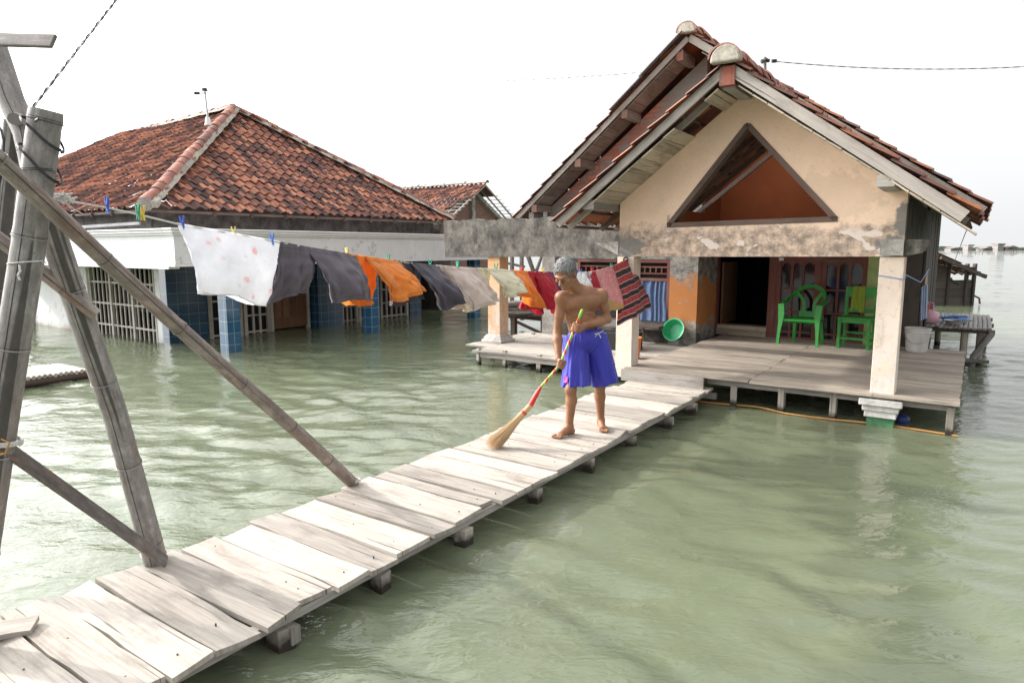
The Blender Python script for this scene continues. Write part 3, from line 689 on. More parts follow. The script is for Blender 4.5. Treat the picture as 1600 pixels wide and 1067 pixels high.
# side wall (boards), back and far walls, so that inside stays dark
b = MB(); v = 3.82
while v < 7.3:
    w_ = .17+random.random()*.08; b.box(W(2.97+RS.randn()*.004, v+w_/2, 1.05), ZZ, HV, HU, 3.0, w_-.005, .03); v += w_
part(b, 'side_board_wall', 'nearblackwood')
b = MB(); b.hb(2.958, 3.0, 3.84, 4.4, .9, 1.5, r=.5, w=True); part(b, 'side_plaster', 'orange')
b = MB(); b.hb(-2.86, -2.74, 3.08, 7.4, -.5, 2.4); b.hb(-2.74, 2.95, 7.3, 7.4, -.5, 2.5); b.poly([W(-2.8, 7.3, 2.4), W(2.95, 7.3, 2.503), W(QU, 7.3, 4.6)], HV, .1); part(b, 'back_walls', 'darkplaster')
b = MB(); b.hb(2.88, 2.95, .17, 3.8, 2.355, 2.43); part(b, 'tie_beam', 'beamwood')
# ================================================================ plank decks
def plank(mb, c, al, ac, L, w, t, tilt=.004, endj=.012, edgej=.004, ns=6):
    """one board: wavering edges, slightly cupped and tilted, end cuts not quite square"""
    al = nrm(al); ac = nrm(ac); c = np.asarray(c, float); V = []; F = []; U = []
    e0, e1 = RS.randn(2)*endj; sk0, sk1 = RS.randn(2)*endj*.7; ou, ov = random.random()*40, random.random()*40
    tz = RS.randn()*tilt; lz = RS.randn()*tilt; ph = random.random()*6; zo = abs(RS.randn())*.0025; chip = [0]*4
    def P(i, k, top):
        s = i/ns; x = -L/2+L*s
        if i == 0: x += e0+sk0*k
        if i == ns: x += e1+sk1*k
        y = k*w/2+edgej*math.sin(ph+s*7+k*2)*.6+RS.randn()*edgej*.5
        z = (tz*k+lz*(s-.5)+zo+.0025*abs(k)+.002*math.sin(ph*2+s*5)) if top else -t
        return c+al*x+ac*y+ZZ*z, (x+ou, y+ov)
    rows = []
    for i in range(ns+1):
        r = [P(i, k, True) for k in (-1, 0, 1)]
        lo = [(q[0]-ZZ*t, q[1]) for q in (r[2], r[0])]
        rows.append(r+lo)
    b = 0; n = 5
    for r in rows: V += [q[0] for q in r]
    for i in range(ns):
        for k in range(5):
            k2 = (k+1) % 5
            F.append([i*n+k, i*n+k2, (i+1)*n+k2, (i+1)*n+k])
            off = (0, .03) if k in (2, 3, 4) else (0, 0)
            U.append([(rows[a][q][1][0], rows[a][q][1][1]+(off[1] if q > 2 else 0)) for a, q in ((i, k), (i, k2), (i+1, k2), (i+1, k))])
    F.append([0, 4, 3, 2, 1]); U.append([rows[0][q][1] for q in (0, 4, 3, 2, 1)])
    F.append([ns*n+q for q in range(5)]); U.append([rows[ns][q][1] for q in range(5)])
    mb.add(V, F, U, random.random())
# ---- walkway
walk = empty('plank_walkway', W(.70, -3.0, 0), 'sun bleached plank walkway on short posts leading to the porch', 'walkway')
b = MB(); v = -9.2; WZ = .25; seams = []
while v < .02:
    w_ = random.choice([.15, .18, .2, .22, .25, .28]); w_ = min(w_, .04-v) if v+w_ > -.1 else w_
    uc = .705+RS.randn()*.009; L = .99+RS.randn()*.018
    plank(b, W(uc, v+w_/2, WZ), HU+HV*RS.randn()*.008, HV, L, w_-.017, .026, tilt=.005, endj=.010, edgej=.006); v += w_; seams.append((v, w_))
pk = b
for k, (v, w_) in enumerate(seams):
    if v > .0: continue
    for uu in (.30, .40+.6*random.random(), 1.10):
        if random.random() < .8: pk.lathe(W(uu+RS.randn()*.02, v-w_*(.3+.4*random.random()), WZ+.004), [(.0038, -.01), (.0038, .002), (0, .0025)], 6, m=1)
pk.build('planking', [M['plank'], M['blackwire']], walk)
for uu in (.26, 1.14):
    b = MB(); b.bar(W(uu, -9.2, WZ-.050), W(uu, .02, WZ-.050), .05, .042); part(b, 'stringer', 'beamwood', walk)
for vv in (-6.5, -5.71, -5.08, -4.42, -3.58, -2.78, -2.01, -1.15, -.45):
    b = MB(); b.box(W(.70 if vv < -5.5 or vv > -1.5 else .665, vv-.045, WZ-.118), HU, HV, ZZ, 1.0 if vv < -5.5 or vv > -1.5 else .87, .055, .08, jit=.004); part(b, 'cross_beam', 'beamwood', walk)
    for uu in (1.155, .25):
        b = MB(); b.box(W(uu+RS.randn()*.01, vv-.09, -.252), ZZ, HU, HV, .86, .085, .085, jit=.005); part(b, 'post', 'post', walk, bevel=.006)
b = MB(); b.bar(W(.5, .06, WZ-.09), W(1.24, .05, WZ-.09), .05, .07); part(b, 'cross_beam', 'paleboard', walk)
# split board lying loose at the near left
b = MB(); plank(b, atz(-22, 985, .285), nrm(np.array([.93, .37, 0])), nrm(np.array([-.37, .93, 0])), .30, .105, .022, tilt=.01); tag(part_o := b.build('loose_board', M['plank']), 'short loose board end lying across the walkway planks', 'board')
# ---- porch deck
deck = empty('porch_deck', W(.7, 1.6, 0), 'grey plank porch deck on wooden posts in front of the doors', 'deck')
def planking(mb, u0, u1, v0, v1, z, cols, w=.16):
    """boards along u, butt joints at the (slanting) lines in cols"""
    v = v0
    while v < v1-.02:
        w_ = min(w*(1+RS.randn()*.15), v1-v)
        xs = [u0]+[cj+RS.randn()*.006 for cj in cols]+[u1]
        for a, c in zip(xs[:-1], xs[1:]):
            plank(mb, W((a+c)/2, v+w_/2, z), HU, HV, c-a-.004, w_-.006, .024, tilt=.002, endj=.003, edgej=.002, ns=5)
        v += w_
b = MB(); planking(b, .14, 3.56, -.09, 3.80, DZ, [1.62, 2.83]); part(b, 'planking', 'deck', deck)
b = MB(); b.hb(.12, 1.14, -.125, -.094, DZ-.15, DZ-.012); part(b, 'step_riser', 'beamwood', deck)
b = MB(); b.hb(1.14, 3.50, .02, .07, DZ-.10, DZ-.03); b.hb(.2, 3.5, 1.4, 1.46, DZ-.10, DZ-.03); b.hb(3.40, 3.45, .07, 3.7, DZ-.10, DZ-.03); part(b, 'joist', 'beamwood', deck)
for (uu, vv) in ((1.44, .06), (1.95, .05), (2.47, .05), (3.50, .0), (1.5, .85), (2.1, .9), (2.6, .9), (3.45, 1.5), (3.45, 3.0), (.5, .5), (2.2, 2.2)):
    b = MB(); b.box(W(uu, vv, -.06), ZZ, HU, HV, .82, .065, .065, jit=.004); part(b, 'post', 'post', deck, bevel=.005)
ldeck = empty('side_deck', W(-1.4, 1.4, 0), 'lower pale plank deck running left from the porch to the orange pillar', 'deck')
b = MB(); planking(b, -2.66, .13, .50, 2.84, .30, [-1.3], .2); planking(b, -3.15, -2.665, .95, 2.84, .30, [], .2); part(b, 'planking', 'plank', ldeck)
for (uu, vv) in ((-2.58, .56), (-2.1, .58), (-1.5, .58), (-.9, .6), (-3.0, 1.5), (-2.9, 2.6), (-1.5, 1.6), (-.3, .5)):
    b = MB(); b.box(W(uu, vv, -.07), ZZ, HU, HV, .80, .06, .06, jit=.004); part(b, 'post', 'post', ldeck, bevel=.005)
b = MB(); b.hb(-2.6, .12, .54, .59, .20, .274); part(b, 'joist', 'beamwood', ldeck)
# ================================================================ flooded white house on the left
lh = empty('flooded_house', W(-10.5, 2.5, 0), 'white flooded house with a hipped red tile roof and blue tiled verandah pillars', 'house')
def lp(mb, name, mat, parent=None, **k): return mb.build(name, M[mat], parent or lh, **k)
ZE = 2.56
c0 = W(-8.62, -1.20, ZE); c1 = W(-8.42, 7.05, ZE+.02); c2 = W(-21.3, -1.20, ZE); c3 = W(-21.3, 7.05, ZE)
AP = W(-12.05, 2.92, 5.24); R2 = W(-17.7, 2.92, 5.06)
TL2, TW2 = .222, .235
def slope_from(eaveA, eaveB, top, inside_top, name, lab):
    U = nrm(eaveB-eaveA); n = nrm(np.cross(U, top-eaveA)); n = n if n[2] > 0 else -n
    D = np.cross(U, n); D = D if D[2] < 0 else -D
    h = abs((top-eaveA)@D); nv = int(math.ceil(h/TL2)); P = eaveA-D*(nv*TL2)
    Lb = np.linalg.norm(eaveB-eaveA); nu = int(Lb/TW2)+1
    b = MB(); tile_slope(b, P, U, D, lambda x, y: inside_top(x, (nv*TL2-y)/h, Lb), nu, nv, TW2, TL2, amp=.032, lift=.034, jit=.007, seg=7)
    return lp(b, name, 'tile', label=lab)
def tri(x, f, L):   # triangular hip end (apex over a point along the eave)
    ax = (AP-c0)@nrm(c1-c0); return f < 1 and ax*f-.05 < x < L-(L-ax)*f+.05
def trap(x, f, L):
    a0 = (AP-c0)@nrm(c2-c0); a1 = (R2-c0)@nrm(c2-c0); return f < 1 and a0*f-.05 < x < L-(L-a1)*f+.05
slope_from(c0, c1, AP, tri, 'hip_roof_tiles', 'red tiled hip end facing the front house')
slope_from(c0, c2, AP, trap, 'hip_roof_tiles', 'long red tiled slope beside the verandah corner')
slope_from(c1, c3, AP, lambda x, f, L: trap(x, f, L), 'hip_roof_tiles', 'red tiled slope turned away')
def hip(A, B, name):
    A = np.asarray(A); B = np.asarray(B); d = nrm(B-A); s = nrm(np.cross(d, ZZ)); up = nrm(np.cross(s, d))
    b = MB(); ridge_caps(b, A+up*.07, B+up*.07, .112, .27); o = lp(b, name, 'ridge', smooth='angle')
    b = MB()
    for k in (-1, 1):
        n = 30
        def fn(a, c): return A+d*(np.linalg.norm(B-A)*a)+s*k*(.105+.075*c+.008*math.sin(a*97+k))+up*(.10-.075*c+.006*math.sin(a*61))
        b.grid(fn, n*3, 1)
    lp(b, 'ridge_mortar', 'mortar')
    return s, up, d
s_, up_, d_ = hip(c0, AP, 'hip_ridge'); hip(c1, AP, 'hip_ridge'); hip(AP, R2, 'main_ridge'); hip(c2, R2, 'hip_ridge')
b = MB(); b.lathe(c0+up_*.06-d_*.03, [(0, 0), (.10, 0), (.128, .01), (.128, .06)], 22, ax=d_); lp(b, 'hip_end_plate', 'concrete_lt')
b = MB(); b.box(c0+up_*.06+s_*.17+d_*.05, d_, s_, up_, .20, .10, .10, jit=.008); lp(b, 'hip_end_mortar', 'mortar')
# battens, rafters and dark ceiling under the eaves
b = MB()
for t in np.arange(1.3, 7.2, .8): p = c0+nrm(c1-c0)*t; b.bar(p-ZZ*.09, p-ZZ*.09-HU*.9+ZZ*.68, .05, .07)
for t in np.arange(1.3, 12.0, .8): p = c0+nrm(c2-c0)*t; b.bar(p-ZZ*.09, p-ZZ*.09+HV*.9+ZZ*.55, .05, .07)
b.bar(c0-ZZ*.06-HU*.05, c1-ZZ*.06-HU*.05, .03, .05); b.bar(c0-ZZ*.06+HV*.05, c2-ZZ*.06+HV*.05, .03, .05)
lp(b, 'eave_rafters', 'darkwood')
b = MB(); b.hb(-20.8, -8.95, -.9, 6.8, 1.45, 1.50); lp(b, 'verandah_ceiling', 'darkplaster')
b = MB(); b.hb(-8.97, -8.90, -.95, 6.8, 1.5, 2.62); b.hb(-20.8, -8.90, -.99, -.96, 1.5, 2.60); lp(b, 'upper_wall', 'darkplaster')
# parapet with cornice: along the verandah (faces right) and round the corner
PU, PV = -6.62, -1.85
b = MB()
b.hb(PU-.14, PU, PV, 6.6, 1.60, 2.04); lp(b, 'parapet', 'white')
b = MB()
b.hb(-15.6, PU-.143, PV+.003, PV+.14, 1.568, 2.04); lp(b, 'parapet', 'white')
b = MB()
for (o, z0, z1) in ((.03, 2.04, 2.075), (.055, 2.075, 2.12), (.075, 2.12, 2.15)):
    b.hb(PU-.20, PU+o, PV-o, 6.6, z0, z1)
    b.hb(-15.6, PU-.203, PV-o, PV+.16, z0, z1-.003)
lp(b, 'cornice', 'whitetrim', bevel=.006)
b = MB(); b.hb(PU-.17, PU+.02, PV-.02, 6.6, 1.555, 1.597); b.hb(-15.6, PU-.173, PV-.02, PV+.16, 1.515, 1.567); b.hb(PU-2.2, PU-.175, PV+.165, 6.6, 1.57, 1.592); lp(b, 'parapet_foot', 'whitetrim')
b = MB(); b.hb(-15.6, -8.9, PV+.165, -.9, 1.53, 1.56); lp(b, 'canopy_slab', 'white')
# side wall with the white gate
b = MB(); b.hb(-9.15, -8.93, -.90, -.75, -.5, 1.53); lp(b, 'side_wall', 'white'); b = MB(); b.hb(-15.0, -11.78, -.90, -.75, -.5, 1.53); lp(b, 'side_wall', 'white')
b = MB()
GU0, GU1 = -11.75, -9.17
for k in range(4):
    uu = GU0+(GU1-GU0)*k/3; b.hb(uu-.035, uu+.035, -.885, -.83, -.4, 1.50, r=.6)
b.hb(GU0-.06, GU0-.037, -.91, -.8, -.4, 1.52); b.hb(GU1+.037, GU1+.06, -.91, -.8, -.4, 1.52)
for zz_ in (.28, .72, 1.15):
    for k in range(3): b.hb(GU0+(GU1-GU0)*k/3+.037, GU0+(GU1-GU0)*(k+1)/3-.037, -.872, -.838, zz_-.018, zz_+.018, r=.6)
for k in range(3):
    for q in range(1, 5):
        uu = GU0+(GU1-GU0)*k/3+(GU1-GU0)/3*q/5; b.hb(uu-.016, uu+.016, -.87, -.845, -.4, 1.50, r=.5)
lp(b, 'barred_gate', 'greywhitewood')
b = MB(); b.hb(-11.9, -9.1, -.45, -.40, .55, 1.15); lp(b, 'gate_back', 'black'); b = MB(); b.hb(-14.9, -14.6, -.94, -.902, .0, 1.1); lp(b, 'side_opening', 'black')
# verandah back wall (u about -8.75), tiled piers, lattice windows, door
BW = -8.72
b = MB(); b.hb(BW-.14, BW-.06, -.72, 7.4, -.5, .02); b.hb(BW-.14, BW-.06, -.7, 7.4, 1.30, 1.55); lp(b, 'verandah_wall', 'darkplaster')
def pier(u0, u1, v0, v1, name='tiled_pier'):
    b = MB(); b.hb(u0, u1, v0, v1, -.5, 1.59, r=.5, w=True); return lp(b, name, 'bluetile' if name == 'tiled_pillar' else 'bluetile_shaded', bevel=.006)
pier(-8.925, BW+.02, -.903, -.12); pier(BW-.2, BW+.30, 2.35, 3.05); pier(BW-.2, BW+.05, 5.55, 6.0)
for (vv, du) in ((-.92, 0), (2.34, .03), (6.0, -.05)):
    pier(-7.05+du, -6.80+du, vv, vv+.25, 'tiled_pillar')
def lattice(v0, v1, nc, nr, name='lattice_window'):
    b = MB(); x0, x1 = BW-.02, BW+.03
    b.hb(x0, x1+.02, v0, v0+.07, -.4, 1.40); b.hb(x0, x1+.02, v1-.07, v1, -.4, 1.40); b.hb(x0, x1+.02, v0+.07, v1-.07, 1.33, 1.40)
    for k in range(1, nc): vv = v0+.07+(v1-v0-.14)*k/nc; b.hb(x0+.005, x1-.005, vv-.02, vv+.02, -.4, 1.33)
    for k in range(nr): zz_ = .12+k*.34; b.hb(x0+.008, x1-.01, v0+.07, v1-.07, zz_-.018, zz_+.018)
    o = lp(b, name, 'greywhitewood'); b = MB(); b.hb(x0-.06, x0-.05, v0, v1, -.5, 1.4); lp(b, 'dark_opening', 'black', o)
lattice(-.10, .62, 3, 4); lattice(.66, 1.28, 3, 4); lattice(3.10, 3.75, 4, 4); lattice(4.5, 5.5, 5, 4); lattice(3.78, 4.45, 3, 4)
b = MB(); b.hb(BW-.03, BW+.02, 1.36, 2.24, .12, 1.38); dr_ = lp(b, 'panel_door', 'brownwood')
b = MB()
for k in range(4): b.hb(BW+.022, BW+.035, 1.40+.21*k, 1.55+.21*k, .35, 1.3)
lp(b, 'door_panel', 'brownwood', dr_)
b = MB(); b.hb(BW-.03, BW+.05, 1.29, 1.355, -.4, 1.40); b.hb(BW-.03, BW+.05, 2.245, 2.31, -.4, 1.40); lp(b, 'door_frame', 'greywhitewood', dr_)
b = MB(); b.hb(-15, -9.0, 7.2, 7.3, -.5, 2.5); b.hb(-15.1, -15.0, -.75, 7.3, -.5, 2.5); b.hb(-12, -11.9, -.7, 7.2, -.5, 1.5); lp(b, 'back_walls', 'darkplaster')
# bracket under the near eave and awning strip
b = MB(); b.bar(atY(110, 356, 12.5), atY(218, 349, 11.8), .04, .05); lp(b, 'awning_bar', 'greymetal')
# roof lamp pole
t = empty('roof_lamp', atY(324, 182, 14.6), 'small lamp on a thin pole standing on the red hipped roof ridge', 'lamp')
b = MB(); b.tube([atY(325, 186, 14.6), atY(320, 143, 14.6)], .022, 7); b.build('pole', M['steel'], t)
b = MB(); b.tube([atY(323, 146, 14.6), atY(306, 146, 14.6)], .014, 6); b.tube([atY(311, 146, 14.6), atY(304, 146, 14.6)], .035, 7); b.lathe(atY(319.5, 142, 14.6), [(.0, .06), (.05, .05), (.07, 0), (0, -.01)], 12); b.build('lamp_head', M['blackwire'], t)
b = MB(); b.lathe(atY(325, 190, 14.6), [(.0, .09), (.045, .08), (.07, -.08)], 10); b.build('mortar_foot', M['whitetrim'], t)

# ================================================================ farther brick house behind
fh = empty('brick_house', W(-14.5, 16.5, 0), 'small distant brick house with a tiled roof and bare rafters at its gable', 'house')
FU = -15.0; rz = 4.66; vr = 17.0; fs = .62
lT = W(FU, 14.0, rz-3.0*fs); UX = nrm(-HU); Dl = nrm(-HV-fs*ZZ)
b = MB(); tile_slope(b, W(FU+.35, vr, rz), UX, Dl, lambda x, y: x > max(0, (y-1.0)*.55), 28, 14, .26, .27, amp=.03, lift=.03); b.build('roof_tiles', M['tile'], fh)
b = MB(); ridge_caps(b, W(FU+.4, vr, rz+.05), W(FU-6.9, vr, rz+.05), .12, .4); b.build('ridge_cap', M['mortar'], fh, smooth='angle')
b = MB(); Dr = nrm(HV-fs*ZZ)
b.box(W(FU-3, vr, rz-.02)+Dr*.45, HU, Dr, np.cross(HU, Dr), 6.6, .9, .04); b.build('roof_back', M['tile_dark'], fh)
b = MB()
for du in (.3, -.15): b.bar(W(FU+du, vr, rz-.06), W(FU+du, vr, rz-.06)+Dr*2.95, .05, .06); b.bar(W(FU+du, vr, rz-.06), W(FU+du, vr, rz-.06)+Dl*3.1, .05, .06)
for k in range(8): b.bar(W(FU+.45, vr, rz-.02)+Dr*(.9+k*.28), W(FU-.6, vr, rz-.02)+Dr*(.9+k*.28), .03, .03)
for k in range(7): b.bar(W(FU+.5, vr, rz-.02)+Dl*(1.2+k*.28), W(FU-1.6, vr, rz-.02)+Dl*(1.2+k*.28), .03, .03)
b.build('bare_rafters', M['beamwood'], fh)
b = MB(); b.poly([W(FU-.5, 14.2, -.5), W(FU-.5, 19.8, -.5), W(FU-.5, 19.8, 2.85), W(FU-.5, vr, rz-.2), W(FU-.5, 14.2, 2.85)], -HU, .2, uvf=lambda p: (uvz(p)[1], p[2]))
b.hb(-22, FU-.72, 14.2, 14.4, -.5, 2.85, w=True); b.build('brick_wall', M['brick'], fh)
b = MB(); b.bar(W(FU-.42, vr, rz-.4), W(FU-.42, vr, -.3), .22, .14, up=HU); b.bar(W(FU-.42, vr-.1, rz-.32), W(FU-.42, 14.2, 2.82), .16, .2, up=HU); b.bar(W(FU-.42, vr+.1, rz-.32), W(FU-.42, 19.8, 2.82), .16, .2, up=HU); b.build('concrete_frame', M['concrete_lt'], fh)
# ================================================================ bamboo frame at the near left
bf = empty('bamboo_scaffold', atz(240, 905, 0), 'tall grey bamboo poles lashed together at the near left beside the walkway', 'scaffold')
def bamboo(pts, r0, r1, nodes, mat='bamboo', label=None, seg=16, phase=.3, cracks=((-.9, 0, .9), (.15, .1, 1))):
    """culm along pts (polyline) with swollen nodes every `nodes` metres"""
    pts = [np.asarray(p, float) for p in pts]; cum = [0]
    for i in range(1, len(pts)): cum.append(cum[-1]+np.linalg.norm(pts[i]-pts[i-1]))
    L = cum[-1]; n = max(12, int(L/.03)); P = []; Rr = []
    sway = RS.randn(2)*.006
    for i in range(n+1):
        s = L*i/n; k = max(j for j in range(len(cum)-1) if cum[j] <= s+1e-9); t = (s-cum[k])/(cum[k+1]-cum[k])
        p = pts[k]*(1-t)+pts[k+1]*t; w = math.sin(s*2.3+phase*5)
        P.append(p+np.array([sway[0]*w, sway[1]*w, 0])); r = r0+(r1-r0)*s/L
        x = ((s/nodes+phase) % 1.0); x = min(x, 1-x)*nodes
        r *= 1+.035*math.exp(-(x/.009)**2)-.02*math.exp(-((x-.03)/.02)**2)
        Rr.append(r)
    b = MB(); b.tube(P, Rr, seg)
    d = nrm(P[-1]-P[0]); sd_ = nrm(np.cross(d, CF)); tc_ = nrm(np.cross(sd_, d)); tc_ = tc_ if tc_@CF < 0 else -tc_      # tc_ faces the walkway
    for (ang, s0, s1) in cracks:
        i0, i1 = int(n*s0), int(n*s1); q = sd_*math.sin(ang)+tc_*math.cos(ang)
        b.tube([P[i]+(q+sd_*.06*math.sin(i*.05))*(Rr[i]-.0006) for i in range(i0, i1+1)], [.0016*min(1, .3+(i-i0)*.1, .3+(i1-i)*.1) for i in range(i0, i1+1)], 4, m=1, cap=False)
    for i in range(1, n):
        s = L*i/n/nodes+phase
        if int(s) != int(L*(i-1)/n/nodes+phase):
            for o_ in (0, 1): b.tube([P[i]+d*.008*o_+(sd_*math.cos(a)+tc_*math.sin(a))*(Rr[i]+.0002) for a in np.linspace(0, 2*PI, 25)], .0024 if o_ else .0009, 4, m=1-o_, cap=False)
    return b.build('bamboo_pole', [M[mat], M['blackwire']], bf, smooth='angle', label=label)
P1a, P1b = atY(71, 172, 2.5), atY(-66, 1130, 2.5)
bamboo([P1a, atY(42, 400, 2.5), atY(3, 658, 2.5), P1b], .0545, .060, .42, phase=.93, label='upright pole with a flat cut top in front')
bamboo([atY(60, 290, 2.64), atY(88, 380, 2.70), atY(178, 640, 3.0), atY(247, 890, 3.30), atY(262, 950, 3.36)], .048, .057, .46, phase=.12, label='leaning pole that stands at the walkway edge')
bamboo([atY(0, 255, 2.29)+.35*nrm(atY(0, 255, 2.29)-atY(552, 756, 4.42)), atY(552, 756, 4.42)], .029, .041, .50, 'bamboo_brown', phase=.35, cracks=((.7, 0, .75),), label='long thin diagonal brace coming down to the planks')
bamboo([atY(-40, 345, 2.60), atY(60, 420, 2.70), atY(150, 492, 2.80)], .026, .027, .7, 'bamboo_brown', phase=.5)
b = MB(); b.bar(atY(-25, 676, 2.42), atY(259, 877, 3.19), .018, .062, up=CF); b.build('brace_lath', M['bamboo_dark'], bf, bevel=.004)
bamboo([atY(-14, 60, 2.95), atY(18, 160, 2.9), atY(40, 205, 2.88), atY(62, 300, 2.84)], .047, .05, .6, phase=.2)
bamboo([atY(24, 190, 3.0), atY(20, 240, 3.0), atY(2, 420, 3.0), atY(-30, 900, 3.05)], .045, .05, .5, phase=.6)
b = MB(); q = [atY(-25, 62, 2.85), atY(85, 65, 2.80)]; b.bar(q[0], q[1], .062, .016, up=-CF+.35*ZZ); b.build('cross_piece', M['bamboo_dark'], bf, bevel=.005)
b = MB(); b.tube([atY(38, 188, 2.90), atY(22, 186, 2.78)], [.026, .024], 12); b.build('cut_branch', M['bamboo'], bf, smooth='angle')
def loop(px, y, Y, R, tilt, n=2, sag=.0):
    pts = []; c = atY(px, y, Y)
    for k in range(n*18+1):
        a = 2*PI*k/18; pts.append(c+np.array([math.cos(a)*R, math.sin(a)*R, -math.cos(a)*tilt+.006*k/18-sag*max(0, math.cos(a))]))
    return pts
b = MB(); b.tube(loop(66, 206, 2.5, .061, .045, 2, .03), .0035, 6); b.build('wire_lashing', M['blackwire'], bf); b = MB(); b.tube(loop(62, 250, 2.5, .062, .05, 2, .04), .0035, 6); b.tube(loop(58, 270, 2.5, .058, .0), .0014, 5)
b.tube([atY(40, 186, 2.7), atY(52, 190, 2.46), atY(60, 186, 2.43)], .0035, 6)
b.build('wire_lashing', M['blackwire'], bf); b = MB()
for k in range(3): b.tube([atY(-4+k*3, 190+k*6, 2.9), atY(6, 215+k*8, 2.88), atY(5+k, 260, 2.86), atY(-5, 300, 2.88)], .004, 5)
b.build('wire_lashing', M['blackwire'], bf)
b = MB(); b.tube(loop(42, 412, 2.5, .0585, -.004, 1), .0028, 6); b.tube([atY(30, 414, 2.44), atY(32, 424, 2.435), atY(28, 430, 2.44), atY(31, 438, 2.44)], .004, 5); b.build('string_tie', M['rope'], bf); b = MB(); b.tube(loop(240, 865, 3.28, .058, 0, 2), .004, 5); b.build('string_tie', M['rope'], bf); b = MB(); b.tube(loop(5, 692, 2.5, .061, .01, 3), .004, 5); b.build('string_tie', M['rope'], bf); b = MB(); b.tube(loop(553, 752, 4.41, .043, 0, 3), .003, 5)
b.build('string_tie', M['rope'], bf)
b = MB(); b.tube([atY(2, 686, 2.44), atY(15, 692, 2.43), atY(8, 708, 2.42), atY(-8, 712, 2.44)], .0035, 5); b.build('string_tie', M['yellowrope'], bf)

# ================================================================ clothes line
RP = [(78, 309), (100, 313), (168, 325), (215, 335), (285, 352), (365, 366), (425, 377), (485, 388), (545, 398), (607, 407), (640, 411), (672, 414.5), (715, 418), (775, 421), (815, 424), (850, 425.5), (880, 426.5), (907, 426.5), (925, 425), (955, 417), (983, 404)]
RA = atY(78, 309, 2.60)[:2]; RB = W(.10, -.025, 1.7)[:2]
def rope(px):
    y = np.interp(px, [q[0] for q in RP], [q[1] for q in RP]); d = ray(px, y)
    # intersect with the vertical plane through RA and RB
    n = np.array([RB[1]-RA[1], -(RB[0]-RA[0]), 0]); A = np.array([RA[0], RA[1], 0]); return CC+d*(((A-CC)@n)/(d@n))
RDIR = nrm(np.array([RB[0]-RA[0], RB[1]-RA[1], 0]))
RN = np.array([RDIR[1], -RDIR[0], 0])     # towards the camera side
b = MB(); b.tube([rope(x) for x in np.linspace(78, 983, 90)], .0045, 6)
cl = empty('clothes_line', rope(530), 'pale rope strung from the bamboo pole to the porch pillar', 'clothes line')
b.build('rope', M['rope'], cl)
b = MB(); p0 = rope(84)
for k in range(5): b.tube([p0+RS.randn(3)*.012, p0+np.array([.03, .02, .0])+RS.randn(3)*.012, p0+np.array([.05, .035, -.005])+RS.randn(3)*.008], .004, 5)
for k in range(3): b.tube([rope(90+k*4), rope(94+k*4)+np.array([.015, -.01, -.015])+RS.randn(3)*.006, rope(98+k*4)+np.array([.03+.012*k, 0, -.035-.008*k])], .002, 5)
b.tube(loop(85, 312, 2.66, .05, 0, 3), .005, 5)
b.build('knot', M['rope'], cl)
hk = MB(); hp = W(.10, -.01, 1.705); ht = [hp+np.array([0, 0, 0])+HU*.028*math.cos(a)+ZZ*.028*math.sin(a)-HV*.012 for a in np.linspace(0, 2*PI, 13)]
hk.tube(ht, .010, 6); hk.build('iron_ring', M['blackwire'], cl)

def garment(name, label, mat, panels, cat, folds=1.0, group='laundry on the clothes line', uvs=None, smooth=True):
    """panels: (top px L, top px R, bottom-right (px,py), bottom-left (px,py), depth offset bottom m, thickness m, bow)
    each panel is a flattened cloth tube (a leg or a folded sheet) hanging over the rope and blown by the wind"""
    b = MB()
    for (tl, tr, br, bl, dep, th, bow) in panels:
        A = rope(tl); B = rope(tr); n = 26; m = 20; ph = random.random()*6
        dA, dB = (A-CC)@CF, (B-CC)@CF
        def low(pt, base): d = ray(*pt); return CC+d*((((base-CC)@CF)+dep)/(d@CF))
        C_, D_ = low(br, B), low(bl, A)
        def fn(s, t, side):
            ss = s+.03*math.sin(t*4+ph)*math.sin(PI*s)
            top = rope(tl+(tr-tl)*ss); bot = D_*(1-ss)+C_*ss; e = t**.92
            p = top*(1-e)+bot*e
            p = p+RN*(bow*math.sin(PI*min(1, t*.9))*(.6+.4*math.sin(PI*s)))            # bellied by the wind
            bulge = th*(.10+.9*t**.8)*math.sqrt(max(0, 1-(2*s-1)**2))
            w = folds*(.018*t*math.sin(s*9+ph+t*2.5)+.011*t*math.sin(s*19+ph*2-t*3)+.006*math.sin(s*33+t*9+ph*3)*t)
            w += folds*.02*t*mnoise.noise(Vector((s*3.3+ph, t*2.7, ph)))+folds*.014*mnoise.noise(Vector((s*9+ph, t*7+side, ph)))
            p = p+RN*(side*bulge+w)+ZZ*(-.012*math.sin(s*7+ph)*t*folds)
            if t == 0: p = p+ZZ*.006
            return p
        for side in (1, -1): b.grid(lambda s, t: fn(s, t, side), n, m, uvf=lambda s, t: (s, t))
        # hem: slightly rolled lip
        b.tube([fn(s, 1.0, 1) for s in np.linspace(0.02, .98, 24)], .0035, 5, cap=False)
    o = b.build(name, M[mat], None, smooth=smooth, loc=rope((panels[0][0]+panels[-1][1])/2))
    return tag(o, label, cat, group)
garment('pillowcase', 'white cloth with faded pink flowers hung nearest the bamboo pole', 'c_flower', [(277, 438, (411, 476), (309, 456), .02, .045, .05)], 'cloth', .8)
garment('shorts', 'dark grey shorts hanging between the flowered cloth and the orange shorts', 'c_grey', [(437, 492, (483, 452), (412, 472), .02, .05, .04), (478, 556, (577, 466), (522, 470), .05, .06, .05)], 'shorts')
garment('shorts', 'orange shorts hanging between the dark grey and the charcoal shorts', 'c_orange', [(540, 590, (580, 478), (532, 472), .08, .05, -.02), (568, 622, (660, 452), (612, 470), .03, .05, .05)], 'shorts', 1.3)
